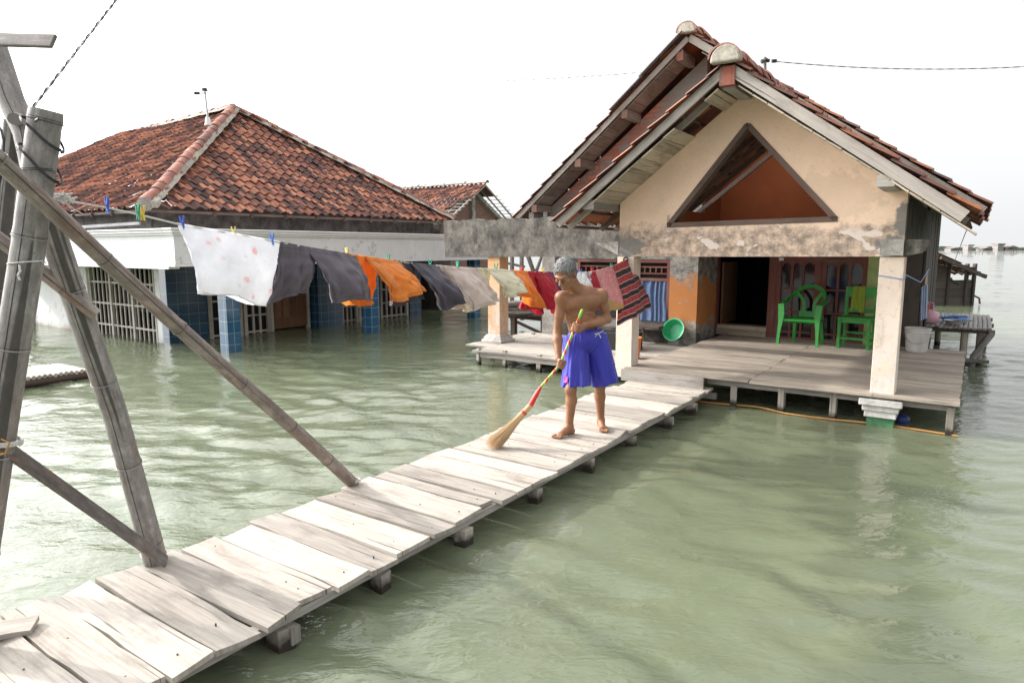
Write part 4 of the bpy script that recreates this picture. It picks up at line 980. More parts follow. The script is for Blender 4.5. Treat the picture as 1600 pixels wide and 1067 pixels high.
garment('shorts', 'charcoal shorts hanging between the orange shorts and the beige trousers', 'c_charcoal', [(614, 650, (662, 464), (612, 477), .10, .04, -.02), (640, 685, (723, 468), (694, 482), .04, .06, .05)], 'shorts', 1.2)
garment('trousers', 'pale beige trousers right of the charcoal shorts', 'c_beige', [(678, 706, (722, 484), (686, 470), .16, .04, 0), (690, 745, (772, 466), (738, 484), .05, .06, .05)], 'trousers', 1.3)
garment('trousers', 'cream green trousers left of the orange shirt', 'c_cream', [(728, 765, (768, 474), (728, 485), .16, .04, 0), (756, 800, (818, 452), (790, 463), .02, .05, .05)], 'trousers', 1.3)
garment('shirt', 'light orange shirt hanging between the cream trousers and the red shirt', 'c_orange', [(792, 824, (846, 482), (806, 462), .05, .05, .04)], 'shirt', 1.3)
garment('shirt', 'red shirt hanging left of the man', 'c_red', [(818, 852, (850, 490), (818, 480), .10, .05, .0), (834, 862, (884, 492), (856, 484), .10, .05, .03)], 'shirt', 1.3)
garment('cloth', 'narrow navy cloth behind the man\'s neck beside the red shirt', 'c_navy', [(854, 880, (893, 470), (866, 474), .1, .03, .02)], 'cloth')
garment('cloth', 'small white cloth behind the man\'s right ear', 'c_white', [(898, 924, (935, 458), (905, 470), .1, .03, .02)], 'cloth')
garment('cloth', 'plain dark red cloth behind the man\'s shoulder', 'c_red', [(914, 930, (953, 482), (928, 484), .1, .03, .02)], 'cloth')
garment('towel', 'pink patterned cloth with a tan corner beside the striped sarong', 'c_lace', [(929, 957, (973, 480), (951, 486), .02, .02, .03)], 'towel', .6)
garment('sarong', 'dark red and black striped sarong at the porch pillar end of the rope', 'c_sarong', [(956, 984, (1015, 478), (964, 508), .03, .03, .05)], 'sarong', .9)
# ---- pegs
def peg(mb, c, ax):
    ax = nrm(ax); sd = nrm(np.cross(ax, ZZ)); h = .034
    for k in (-1, 1):
        a = nrm(ZZ+sd*.22*k)
        mb.box(c+sd*k*.0065+ZZ*.009+sd*.003*k, a, ax, np.cross(a, ax), h*2, .0115, .006, jit=.0004)
        mb.box(c+sd*k*.0085-ZZ*.026, nrm(ZZ-sd*.15*k), ax, nrm(np.cross(ZZ, ax)), .03, .011, .006)
    mb.tube([c+ax*.008*math.cos(q)+sd*.001*q+ZZ*.008*math.sin(q) for q in np.linspace(-6, 6, 20)], .0014, 4)
PEGS = [(168, 'blue', 'blue peg alone on the bare rope nearest the bamboo'), (216, 'green', 'green peg next to a yellow peg on the bare rope'), (222.5, 'yellow', 'amber yellow peg touching the green peg on bare rope'), (285, 'blue', 'blue peg at the left corner of the flowered cloth'), (365, 'lightyellow', 'pale yellow peg in the middle of the flowered cloth'), (425, 'skyblue', 'bright blue peg between flowered cloth and dark grey shorts'),
 (542, 'lightyellow', 'pale yellow peg between dark grey and orange shorts'), (607, 'teal', 'teal peg on the right half of the orange shorts'), (672, 'teal', 'teal peg between the charcoal shorts and the beige trousers'), (715, 'teal', 'teal peg on the middle of the beige trousers'), (775, 'teal', 'teal peg on the cream green trousers'),
 (815, 'red', 'red peg between the light orange shirt and the red shirt'), (848, 'yellow', 'yellow peg at the right end of the red shirt'), (907, 'skyblue', 'blue peg holding the white cloth behind the man'), (925, 'red', 'red peg at the corner of the pink patterned cloth'), (955, 'teal', 'teal peg between pink cloth and striped sarong')]
for px, c, lab in PEGS:
    b = MB(); p = rope(px)+ZZ*.01; k = (.85+.05*RS.randn())*(1.0 if px < 700 else 1.15)
    b2 = MB(); peg(b2, np.zeros(3), RDIR+np.array([RS.randn()*.25, RS.randn()*.25, 0])); b2.v = [tuple(np.array(q)*k*.85+p) for q in b2.v]
    tag(b2.build('clothes_peg', M['peg_'+c], loc=p), lab, 'peg', 'plastic pegs on the clothes line')
# ================================================================ things on the deck
def rotl(a): return nrm(HU*math.cos(a)+HV*math.sin(a)), nrm(-HU*math.sin(a)+HV*math.cos(a))
# moulded armchair: local x right, y back, z up
def place_fn(c, a):
    X, Y = rotl(a); c = np.asarray(c, float); return lambda x, y, z: c+X*x+Y*y+ZZ*z
ch = empty('armchair', W(1.50, 3.32, DZ), 'green moulded plastic armchair with a rounded back in front of the glazed doors', 'chair')
L = place_fn(W(1.50, 3.32, DZ), math.radians(-6))
b = MB()
def seatf(s, t, dz):
    x = (s-.5)*(.47-.05*t); y = -.23+.44*t; return L(x, y, .405-.018*math.sin(PI*s)*math.sin(PI*t)-.02*t+dz-.02*max(0, .12-t)/.12)
b.grid(lambda s, t: seatf(s, t, 0), 12, 12); b.grid(lambda s, t: seatf(s, t, -.03 if 0 < s < 1 and 0 < t < 1 else -.045), 12, 12)
for k in range(12):
    pass
b.tube([seatf(0, t, -.012) for t in np.linspace(0, 1, 8)], .014, 6); b.tube([seatf(1, t, -.012) for t in np.linspace(0, 1, 8)], .014, 6); b.tube([seatf(s, 0, -.016) for s in np.linspace(0, 1, 10)], .016, 6)
b.build('seat', M['greenplastic'], ch, smooth='angle')
def strip(mb, pts, w, t, side):
    """flat moulded band following pts, w wide along `side`, t thick"""
    pts = [np.asarray(p) for p in pts]; n = len(pts); V = []; F = []
    for i in range(n):
        d = nrm(pts[min(i+1, n-1)]-pts[max(0, i-1)]); sd = side[i] if isinstance(side, list) else side
        sd = nrm(sd-d*(np.asarray(sd)@d)); nn = np.cross(d, sd); ww = w[i] if hasattr(w, '__len__') else w
        V += [pts[i]+sd*ww/2+nn*t/2, pts[i]-sd*ww/2+nn*t/2, pts[i]-sd*ww/2-nn*t/2, pts[i]+sd*ww/2-nn*t/2]
    for i in range(n-1):
        for k in range(4): F.append([i*4+k, i*4+(k+1) % 4, (i+1)*4+(k+1) % 4, (i+1)*4+k])
    F += [[3, 2, 1, 0], [(n-1)*4+k for k in range(4)]]; mb.add(V, F)
Xc, Yc = rotl(math.radians(-6))
def cspl(P, n=8):
    P = [np.asarray(p, float) for p in P]; Q = [2*P[0]-P[1]]+P+[2*P[-1]-P[-2]]; out = []
    for i in range(1, len(Q)-2):
        for k in range(n):
            t = k/n; out.append(.5*((2*Q[i])+(-Q[i-1]+Q[i+1])*t+(2*Q[i-1]-5*Q[i]+4*Q[i+1]-Q[i+2])*t*t+(-Q[i-1]+3*Q[i]-3*Q[i+1]+Q[i+2])*t**3))
    return out+[P[-1]]
# one hoop: arm – back – arm
hoop = cspl([L(-.275, -.20, .60), L(-.27, -.02, .635), L(-.235, .17, .72), L(-.13, .27, .83), L(0, .295, .86), L(.13, .27, .83), L(.235, .17, .72), L(.27, -.02, .635), L(.275, -.20, .60)], 6)
b = MB(); strip(b, hoop, .06, .022, [nrm(Yc*.35+ZZ*.5) if abs(i-len(hoop)/2) < len(hoop)*.28 else Xc for i in range(len(hoop))]); b.build('arm_hoop', M['greenplastic'], ch, smooth='angle')
b = MB()
strip(b, cspl([L(-.19, .20, .775), L(-.10, .225, .66), L(-.075, .215, .55), L(-.10, .20, .40)]), [.05]*10+[.05]*15, .02, Xc)
strip(b, cspl([L(.19, .20, .775), L(.10, .225, .66), L(.075, .215, .55), L(.10, .20, .40)]), .05, .02, Xc)
strip(b, [L(-.14, .205, .44), L(.14, .205, .44)], .09, .018, ZZ)
b.build('backrest', M['greenplastic'], ch, smooth='angle')
for sx in (-1, 1):
    b = MB(); strip(b, cspl([L(sx*.275, -.21, .61), L(sx*.262, -.225, .42), L(sx*.275, -.25, .20), L(sx*.285, -.265, 0)]), [.085]*6+[.09, .085, .08, .075, .07, .065, .06, .056, .052, .05, .048, .046, .044, .043, .042, .041, .04, .04, .04], .028, Xc); b.build('leg', M['greenplastic'], ch, smooth='angle')
    b = MB(); strip(b, cspl([L(sx*.19, .20, .41), L(sx*.20, .225, .2), L(sx*.215, .25, 0)]), .045, .03, Xc); b.build('leg', M['greenplastic'], ch, smooth='angle')
# painted wooden chair
wc = empty('wooden_chair', W(2.22, 3.34, DZ), 'green painted wooden chair with a towel on its backrest beside the pillar', 'chair')
L = place_fn(W(2.22, 3.34, DZ), math.radians(-4)); Xc, Yc = rotl(math.radians(-4))
def bx(mb, x0, x1, y0, y1, z0, z1): mb.box(L((x0+x1)/2, (y0+y1)/2, (z0+z1)/2), Xc, Yc, ZZ, x1-x0, y1-y0, z1-z0)
b = MB(); bx(b, -.225, .225, -.20, .20, .43, .455); b.build('seat', M['greenpaint'], wc, bevel=.005)
b = MB(); bx(b, -.205, .205, -.185, -.165, .375, .428); bx(b, -.205, .205, .165, .185, .375, .428); bx(b, -.205, -.185, -.163, .163, .375, .428); bx(b, .185, .205, -.163, .163, .375, .428); b.build('apron', M['greenpaint'], wc)
for sx in (-1, 1):
    x = sx*.195
    b = MB(); bx(b, x-.021, x+.021, -.196, -.154, 0, .429); b.build('leg', M['greenpaint'], wc, bevel=.003)
    b = MB(); b.bar(L(x, .175, 0), L(x, .20, .88), .042, .038, up=Yc); b.build('leg', M['greenpaint'], wc, bevel=.003)
b = MB(); b.bar(L(-.174, -.175, .15), L(.174, -.175, .15), .024, .034); b.bar(L(-.174, .18, .20), L(.174, .18, .20), .024, .034); b.bar(L(-.195, -.154, .12), L(-.195, .155, .12), .024, .034); b.bar(L(.195, -.154, .12), L(.195, .155, .12), .024, .034); b.build('stretcher', M['greenpaint'], wc)
b = MB(); b.bar(L(-.174, .192, .80), L(.174, .192, .80), .022, .15, up=ZZ); b.build('backrest', M['greenpaint'], wc, bevel=.003); b = MB(); b.bar(L(-.174, .186, .53), L(.174, .186, .53), .02, .06, up=ZZ); b.build('back_rail', M['greenpaint'], wc, bevel=.003)
b = MB()
def tw(s, t):
    x = -.125+.17*s+.02*t*(s-.5); w = .006*math.sin(s*14+t*3)+.004*math.sin(s*31)
    return L(x, .172-.012*t+w, .885-.36*t+.02*math.sin(s*5)*t)
b.grid(tw, 22, 16)
b.grid(lambda s, t: L(-.125+.17*s, .172+.05*t+.004*math.sin(s*14), .885+.006*math.sin(PI*t)), 22, 4)
tag(b.build('towel', M['c_yellowgreen'], smooth=True), 'yellow green towel draped over the wooden chair backrest', 'towel')
# bucket
bk = empty('bucket', W(2.87, 3.35, DZ), 'dirty white plastic bucket standing on the deck behind the right pillar', 'bucket')
c = W(2.98, 3.46, DZ+.004); bk.location = tuple(c)
b = MB(); b.lathe(c, [(0, .006), (.128, .0), (.132, .01), (.160, .30), (.168, .305), (.170, .325), (.162, .33), (.155, .325), (.128, .02), (0, .02)], 32); b.lathe(c, [(.158, .26), (.168, .265), (.168, .275), (.160, .28)], 32); b.build('bucket_body', M['bucket'], bk, smooth='angle')
b = MB(); b.tube([c+HU*.168*math.cos(a)-HV*.17*(1-.1*abs(math.cos(a)))*abs(math.sin(a))*.95+ZZ*(.27-.15*math.sin(a)) for a in np.linspace(0, PI, 16)], .003, 5); b.build('handle', M['steel'], bk)
# basin leaning against the wall
ax = nrm(-HV*.93-HU*.10+ZZ*.36); c = W(-.30, 2.70, .55)
b = MB(); b.lathe(c, [(0, -.10), (.115, -.10), (.125, -.09), (.172, .03), (.185, .035), (.185, .045), (.168, .042), (.118, -.085), (0, -.088)], 36, ax=ax)
tag(b.build('basin', M['basin'], smooth='angle'), 'round sea green plastic basin leaning on the orange wall', 'basin')
# dark boxes and an orange bin behind the middle pillar
b = MB(); b.hb(-1.25, -.55, 1.70, 2.05, .302, .56); o = b.build('crate', M['black'], bevel=.01); tag(o, 'low black crate standing on the lower deck behind the man', 'crate')
b = MB(); c = W(-.30, 1.15, .304); b.lathe(c, [(0, 0), (.09, 0), (.115, .30), (.12, .305), (.11, .30), (.085, .015), (0, .015)], 24); tag(b.build('bin', M['orangeplastic'], smooth='angle'), 'orange plastic bin hidden beside the middle porch pillar', 'bin')
# pale towel hanging behind the right pillar
b = MB(); b.grid(lambda s, t: W(3.04+.07*s+.02*t, 2.3+.02*math.sin(s*20), 1.36-.42*t+.04*s), 14, 10); tag(b.build('towel', M['c_paleblue'], smooth=True), 'pale blue towel hanging in the gap right of the pillar', 'towel')
b = MB(); b.tube([W(3.0, .1, 1.60), W(3.03, 2.3, 1.42), W(3.03, 3.9, 1.55)], .006, 5); tag(b.build('cord', M['bluehose']), 'thin blue cord running from the right pillar to the side wall', 'cord')

# ================================================================ bamboo washing platform on the right
pf = empty('bamboo_platform', W(3.4, 6.0, 0), 'bamboo slat platform on stilts beside the house wall', 'platform')
PZ = .62; o0 = W(2.98, 4.30, PZ)
b = MB(); v = 4.35
for k in range(22):
    s = k/21; a = W(2.98, 4.55+s*2.2, PZ) if False else None
for k in range(14):
    uu = 3.02+k*.062; b.tube([W(uu, 4.75+RS.randn()*.03, PZ+.012), W(uu+.01, 6.1, PZ+.014), W(uu, 7.35+RS.randn()*.04, PZ+.012)], .030, 8, squash=.6)
b.build('slats', M['bamboo'], pf, smooth='angle')
b = MB()
for vv in (4.95, 6.0, 7.1): b.tube([W(2.95, vv, PZ-.04), W(3.90, vv, PZ-.04)], .035, 8)
b.build('bearer', M['bamboo_dark'], pf)
for (uu, vv, du) in ((3.52, 4.92, 0), (3.72, 4.95, .0), (3.80, 7.1, 0), (3.1, 7.1, 0)):
    b = MB(); b.tube([W(uu, vv, -.5), W(uu+du, vv, PZ-.06)], .052, 10); b.build('post', M['post'], pf, smooth='angle')
b = MB(); b.tube([W(3.60, 4.90, -.4), W(3.66, 4.88, .2), W(3.86, 4.86, PZ-.05)], .05, 10); b.build('post', M['bamboo'], pf, smooth='angle', label='leaning bamboo prop')
b = MB(); b.bar(W(3.40, 4.82, .14), W(3.86, 4.82, .14), .06, .05); b.build('cross_bar', M['beamwood'], pf)
# kettle, hose, pan, bottle
c = W(3.02, 5.15, PZ+.045); kt = empty('water_jug', c, 'pink plastic water jug with a lid handle on the bamboo platform', 'jug')
b = MB(); b.lathe(c, [(0, 0), (.13, 0), (.145, .02), (.145, .13), (.12, .17), (.05, .185), (.045, .20), (0, .205)], 24); b.build('jug_body', M['pinkplastic'], kt, smooth='angle')
b = MB(); b.tube([c+HU*.05+ZZ*.19, c+HU*.045+ZZ*.30, c-HU*.02+ZZ*.32, c-HU*.05+ZZ*.19], .017, 8); b.build('handle', M['pinkplastic'], kt, smooth='angle')
b = MB(); b.tube([c-HU*.12+ZZ*.10, c-HU*.2+ZZ*.15, c-HU*.21+ZZ*.20], .018, 8); b.build('spout', M['bucket'], kt, smooth='angle')
b = MB(); pts = []
for k in range(140):
    a = k*.21; r = .19+.035*math.sin(k*.37); pts.append(W(3.36, 5.50, PZ+.055)+HU*r*math.cos(a)*.9+HV*r*math.sin(a)*1.3+ZZ*(.0004*k+.012*abs(math.sin(k*.5))))
b.tube(pts, .010, 6); tag(b.build('hose', M['bluehose'], smooth=True), 'coiled blue hose lying on the bamboo platform', 'hose')
c = W(3.36, 5.0, PZ+.046); b = MB(); b.lathe(c, [(0, 0), (.10, 0), (.115, .06), (.13, .065), (.11, .06), (.095, .008), (0, .008)], 24); b.tube([c+HU*.11+ZZ*.06, c+HU*.25+ZZ*.07], .01, 6); tag(b.build('pan', M['steel'], smooth='angle'), 'dull metal pan in front of the coiled blue hose', 'pan')
c = W(2.98, 4.15, .56); sp = empty('pipe_stub', W(2.99, 4.15, 0), 'dark upright pipe with a red cap beside the board wall', 'pipe')
b = MB(); b.tube([W(3.02, 4.15, -.4), W(3.02, 4.15, .92)], .025, 8); b.build('pipe', M['blackwire'], sp, smooth='angle')
b = MB(); b.lathe(W(3.02, 4.15, .92), [(.028, 0), (.035, .03), (.05, .10), (.0, .10)], 12); b.build('red_cap', M['redplastic'], sp, smooth='angle')
# ================================================================ shed standing in the water on the right
sh = empty('tiled_shed', atz(1490, 479, 0), 'half sunken dark board shed under a low tiled roof at the right', 'shed')
S0 = atz(1452, 481, 0); S1 = atz(1517, 478.5, 0); sx = nrm(S1-S0); sy = np.array([-sx[1], sx[0], 0]); SW = np.linalg.norm(S1-S0)
def Sx(a, d, z): return S0+sx*a*SW+sy*d+ZZ*z
b = MB()
for (z0, z1) in ((-.4, .30), (.305, .58), (.585, .84)): b.box(Sx(.5, 0, (z0+z1)/2), sx, sy, ZZ, SW*.98, .04, z1-z0, jit=.006)
for (a0, a1) in ((0, .36),): b.box(Sx((a0+a1)/2, .0, 1.06), sx, sy, ZZ, SW*(a1-a0), .04, .43)
b.build('board_wall', M['nearblackwood'], sh)
b = MB()
for a in (0.01, .36, .80, .985): b.box(Sx(a, -.03, .6), sx, sy, ZZ, .09, .09, 1.5+(.1 if a < .5 else 0))
b.bar(Sx(0, -.03, 1.28), Sx(1, -.03, 1.20), .06, .08); b.bar(Sx(.36, -.03, .90), Sx(.62, -.03, .72), .05, .06); b.bar(Sx(.62, .5, 1.15), Sx(.74, .5, .7), .06, .10); b.bar(Sx(.36, .6, .86), Sx(.9, .6, .86), .05, .05)
b.build('frame', M['nearblackwood'], sh)
b = MB(); b.box(Sx(.5, 1.9, .1), sx, sy, ZZ, SW, .04, 1.0); b.box(Sx(0, .95, .4), sx, sy, ZZ, .04, 1.8, 1.6); b.build('back_wall', M['nearblackwood'], sh)
b = MB(); D_ = nrm(sx*.95-ZZ*.30); Pt = Sx(-.18, -.55, 1.62)
tile_slope(b, Pt+sy*2.9, -sy, D_, lambda x, y: True, 11, 7, .26, .30, amp=.03); b.build('roof_tiles', M['tile_dark'], sh)
b = MB(); b.box(Pt+D_*.55+sy*.8+ZZ*.09, D_, sy, np.cross(D_, sy), 1.1, 1.3, .01); b.build('metal_sheet', M['greymetal'], sh)
b = MB(); b.bar(Pt-ZZ*.06+sy*.05, Pt-ZZ*.06+sy*.05+D_*2.05, .06, .09); b.build('rafter', M['nearblackwood'], sh); b = MB(); b.bar(Pt-ZZ*.06+sy*2.6, Pt-ZZ*.06+sy*2.6+D_*2.05, .06, .09); b.build('rafter', M['nearblackwood'], sh)
b = MB(); b.tube([W(3.5, 2.6, 2.25), Sx(.62, .3, 1.0)], .006, 5); tag(b.build('hanging_wire', M['blackwire']), 'thin dark wire hanging from the eave in front of the shed', 'wire')
b = MB(); b.tube([atY(1522, 462, 21), atY(1530, 466, 21), atY(1531, 475, 21)], .03, 6); tag(b.build('stake', M['darkwood']), 'short crooked stake sticking out of the water at the shed corner', 'stake')
# ================================================================ raft on the left
rf = empty('bamboo_raft', atz(85, 585, 0), 'bamboo raft of pale slats floating behind the bamboo poles', 'raft')
r0, r1, r2 = atz(30, 603, .11), atz(139, 588, .11), atz(45, 571, .11); ex = nrm(r1-r0); ey = nrm(np.array([-ex[1], ex[0], 0])); RL = np.linalg.norm(r1-r0)+.5; r0 = r0-ex*.5
b = MB()
for k in range(13):
    a = RL-.03-k*.062; b.tube([r0+ex*a-ey*.03+ZZ*(.085+RS.randn()*.004), r0+ex*(a-.05)+ey*.82+ZZ*.085], .027, 8)
b.build('slats', M['plank'], rf, smooth='angle')
b = MB()
for d in (.02, .40, .75): b.tube([r0+ey*d+ZZ*.015, r0+ey*d+ex*RL+ZZ*.03], .055, 10)
b.box(r0+ex*RL*.5+ey*.01+ZZ*.05, ex, ey, ZZ, RL, .05, .07)
b.build('float_poles', M['darkwood'], rf, smooth='angle')
# ================================================================ bamboo pile beyond the left deck
bp = empty('bamboo_rack', W(-2.9, 4.6, 0), 'dark post rack standing in the water between the deck and the brick house', 'rack')
b = MB(); c = atz(808, 531, 0)
RKY = c[1]
for px in (803, 850): q = atY(px, 497, RKY); b.box(np.array([q[0], q[1], .15]), ZZ, HU, HV, 1.3, .10, .10)
b.build('post', M['darkwood'], bp)
b = MB(); q0 = atY(795, 493, RKY); q1 = atY(868, 500, RKY+.1); b.bar(q0, q1, .1, .09); b.bar(atY(808, 503, RKY), atY(850, 523, RKY), .05, .06); b.build('bearer', M['darkwood'], bp)
for k in range(11):
    b = MB(); row = k//5; x = 800+ (k % 5)*11+row*5; q = atY(x, 490-row*7, RKY-.15+.03*RS.randn())
    d = nrm(HV*.55+HU*.75+ZZ*.02+RS.randn(3)*.05)
    rr = .052+.008*RS.randn()
    pts = [q-d*.25*random.random()-HU*.2, q+d*1.3]
    b.tube(pts, rr, 9, cap=False); b.tube(pts, rr*.72, 9, cap=False)
    tag(b.build('bamboo_log', M['bamboo_brown'], smooth='angle'), 'short dark bamboo log piled on the rack left of the man', 'log', 'bamboo logs on the rack')
b = MB(); b.tube([atY(786, 484, RKY+.1), atY(846, 482, RKY+.3)], .055, 9); b.tube([atY(790, 452, RKY+1), atY(845, 437, RKY+1.6)], .03, 7)
tag(b.build('bamboo_log', M['bamboo_brown'], smooth='angle'), 'long bamboo pole lying on top of the pile left of the man', 'log', 'bamboo logs on the rack')
# scaffold sticks in front of the brick house
sc = empty('scaffold', atY(820, 500, 15), 'grey pole scaffold in front of the far brick wall under the concrete beam', 'scaffold')
for (p, q, r_) in (((800, 395), (800, 500), .05), ((815, 395), (816, 500), .05), ((822, 395), (838, 440), .035), ((848, 395), (836, 430), .04), ((792, 411), (820, 417), .03), ((826, 398), (835, 425), .03)):
    b = MB(); b.tube([atY(*p, 15), atY(*q, 15.1)], r_, 7); b.build('pole', M['bamboo'], sc, smooth='angle')

# ================================================================ ropes, cables, pole
b = MB(); pts = [atz(x, y, .085) for x, y in ((1085, 626), (1130, 631), (1185, 636), (1230, 646), (1300, 655), (1370, 662), (1420, 669), (1497, 681))]
b.tube(cspl(pts, 6), .009, 6); tag(b.build('floating_rope', M['yellowrope']), 'tan rope floating on the water below the porch deck', 'rope')
b = MB(); c = atz(1408, 658, .085); b.lathe(c, [(0, -.04), (.06, -.02), (.08, .03), (.05, .07), (0, .075)], 12); tag(b.build('float', M['darkblue'], smooth=True), 'small navy blue float beside the green pedestal base', 'float')
def twisted(A, B, r, pitch, sag, name, label, mats, n=260):
    A, B = np.asarray(A), np.asarray(B); root = empty(name, (A+B)/2, label, 'cable'); d = nrm(B-A); s = nrm(np.cross(d, ZZ)); u = np.cross(s, d); Ln = np.linalg.norm(B-A)
    for q, mt in enumerate(mats):
        b = MB(); pts = []
        for k in range(n+1):
            t = k/n; a = 2*PI*t*Ln/pitch+q*PI; pts.append(A*(1-t)+B*t-ZZ*sag*4*t*(1-t)+(s*math.cos(a)+u*math.sin(a))*r)
        b.tube(pts, r, 6); b.build('strand', M[mt], root, smooth=True)
twisted(atY(48, 172, 2.62), atY(240, -75, 3.4), .0030, .09, 0, 'twisted_cable', 'black and white twisted cable running up from the bamboo pole', ['blackwire', 'bucket'])
up = empty('aerial_pole', atY(1195, 115, 20.0), 'small cross armed pole rising behind the roof where the cable is tied', 'pole')
b = MB(); b.tube([atY(1196, 150, 20), atY(1195, 90, 20)], .045, 8); b.build('mast', M['beamwood'], up)
b = MB(); b.tube([atY(1189, 96, 20), atY(1202, 95, 20)], .05, 7); b.tube([atY(1190, 99, 19.9), atY(1199, 92, 19.9)], .03, 7); b.tube([atY(1206, 96, 20), atY(1213, 95.5, 20)], .05, 8); b.build('insulator', M['blackwire'], up)
twisted(atY(1207, 96, 20), atY(1680, 99, 20), .0075, .62, .19, 'twisted_cable', 'grey twisted cable stretching right from the aerial pole across the sky', ['blackwire', 'greymetal'], 420)
twisted(atY(560, 124.5, 40), atY(1040, 110, 26), .012, .8, .25, 'twisted_cable', 'faint pale cable crossing the sky between the two houses', ['bucket', 'bucket'], 300)
# ================================================================ implicit surface helper (one continuous skin)
class SDF:
    def __init__(s, lo, hi, h):
        s.lo = np.array(lo, np.float32); s.h = h; s.n = np.ceil((np.array(hi)-s.lo)/h).astype(int)+1
        s.F = np.full(tuple(s.n), .3, np.float32)
    def box(s, lo, hi, pad):
        a = np.maximum(0, np.floor((np.asarray(lo)-pad-s.lo)/s.h).astype(int)); b = np.minimum(s.n, np.ceil((np.asarray(hi)+pad-s.lo)/s.h).astype(int)+1)
        sl = tuple(slice(i, j) for i, j in zip(a, b))
        ax = [s.lo[i]+s.h*np.arange(a[i], b[i], dtype=np.float32) for i in range(3)]
        return sl, np.stack(np.meshgrid(*ax, indexing='ij'), -1)
    def join(s, sl, d, k, sub=False):
        A = s.F[sl]
        if sub: d = -d; h = np.clip(.5-.5*(A-d)/k, 0, 1); s.F[sl] = A*(1-h)+d*h+k*h*(1-h)
        else: h = np.clip(.5+.5*(A-d)/k, 0, 1); s.F[sl] = A*(1-h)+d*h-k*h*(1-h)
    def cap(s, a, b, ra, rb, k=.02, sub=False):
        a = np.asarray(a, float); b = np.asarray(b, float); r = max(ra, rb)
        if np.any(np.minimum(a, b)-r-k > s.lo+s.n*s.h): return
        sl, P = s.box(np.minimum(a, b)-r, np.maximum(a, b)+r, k+.02)
        ab = b-a; t = np.clip(((P-a)@ab)/max(1e-9, ab@ab), 0, 1)[..., None]
        s.join(sl, (np.linalg.norm(P-a-t*ab, axis=-1)-(ra+(rb-ra)*t[..., 0])).astype(np.float32), k, sub)
    def ell(s, c, r, k=.02, R=None, sub=False):
        c = np.asarray(c, float); r = np.asarray(r, float); m = r.max()
        sl, P = s.box(c-m, c+m, k+.02); q = P-c
        if R is not None: q = q@np.asarray(R).T     # rows of R are the local axes
        k0 = np.linalg.norm(q/r, axis=-1); k1 = np.linalg.norm(q/(r*r), axis=-1)+1e-9
        s.join(sl, (k0*(k0-1)/k1).astype(np.float32), k, sub)
    def mesh(s):
        F = s.F; n = np.array(F.shape)-1; acc = np.zeros((*n, 3), np.float32); cnt = np.zeros(n, np.int8)
        co = [(i, j, k) for i in (0, 1) for j in (0, 1) for k in (0, 1)]
        sub = lambda o: F[o[0]:o[0]+n[0], o[1]:o[1]+n[1], o[2]:o[2]+n[2]]
        for a in co:
            for x in range(3):
                if a[x]: continue
                bb = list(a); bb[x] = 1; fa, fb = sub(a), sub(bb); m = (fa < 0) != (fb < 0)
                t = fa[m]/(fa[m]-fb[m]); p = np.tile(np.array(a, np.float32), (len(t), 1)); p[:, x] += t
                acc[m] += p; cnt[m] += 1
        mk = cnt > 0; idx = np.full(n, -1, np.int32); idx[mk] = np.arange(mk.sum())
        V = s.lo+s.h*(np.argwhere(mk)+acc[mk]/cnt[mk][:, None]); Q = []
        S = F < 0
        for x in range(3):
            y, z = (x+1) % 3, (x+2) % 3
            a = np.moveaxis(S, (x, y, z), (0, 1, 2)); ix = np.moveaxis(idx, (x, y, z), (0, 1, 2))
            c = a[:-1, 1:-1, 1:-1] != a[1:, 1:-1, 1:-1]; w = np.argwhere(c); i, j, k = w[:, 0], w[:, 1]+1, w[:, 2]+1
            q = np.stack([ix[i, j-1, k-1], ix[i, j, k-1], ix[i, j, k], ix[i, j-1, k]], 1); fl = ~a[i, j, k]
            q[fl] = q[fl][:, ::-1]; Q.append(q)
        return V, np.concatenate(Q)
def sdf_obj(name, sd, mat, parent, disp=None, smooth=2):
    V, Q = sd.mesh(); V = V.astype(np.float64)
    e = np.concatenate([Q[:, [0, 1]], Q[:, [1, 2]], Q[:, [2, 3]], Q[:, [3, 0]]])
    for _ in range(smooth):
        a = np.zeros_like(V); c = np.zeros(len(V)); np.add.at(a, e[:, 0], V[e[:, 1]]); np.add.at(a, e[:, 1], V[e[:, 0]]); np.add.at(c, e[:, 0], 1); np.add.at(c, e[:, 1], 1)
        V = V*.5+.5*a/np.maximum(c, 1)[:, None]
    if disp: V = disp(V)
    loc = np.array(world_loc(parent)) if parent is not None else np.zeros(3)
    me = bpy.data.meshes.new(name); me.from_pydata((V-loc).tolist(), [], Q.tolist()); me.materials.append(mat)
    me.polygons.foreach_set('use_smooth', [True]*len(me.polygons)); me.update()
    o = bpy.data.objects.new(name, me); COL.objects.link(o); o.parent = parent; return o

# ================================================================ the sweeping man
man = empty('person', (.60, 5.66, .255), 'bare chested grey haired man in blue shorts, barefoot, bending over a broom', 'person')
p = atY
sd = SDF((.20, 5.22, .24), (1.0, 5.98, 1.86), .0046)
pel = p(914, 531, 5.71); wst = p(911, 512, 5.69); che = p(906, 478, 5.64); nb = p(903, 450, 5.60)
Xs = nrm(p(943, 460, 5.66)-p(874, 464, 5.54))      # across the shoulders
up_t = nrm(nb-wst); fw = nrm(np.cross(Xs, up_t)); fw = fw if fw[1] < 0 else -fw
RT = np.array([Xs, fw, up_t])
T = lambda x, y, z: che+Xs*x+fw*y+up_t*z            # torso frame at the chest
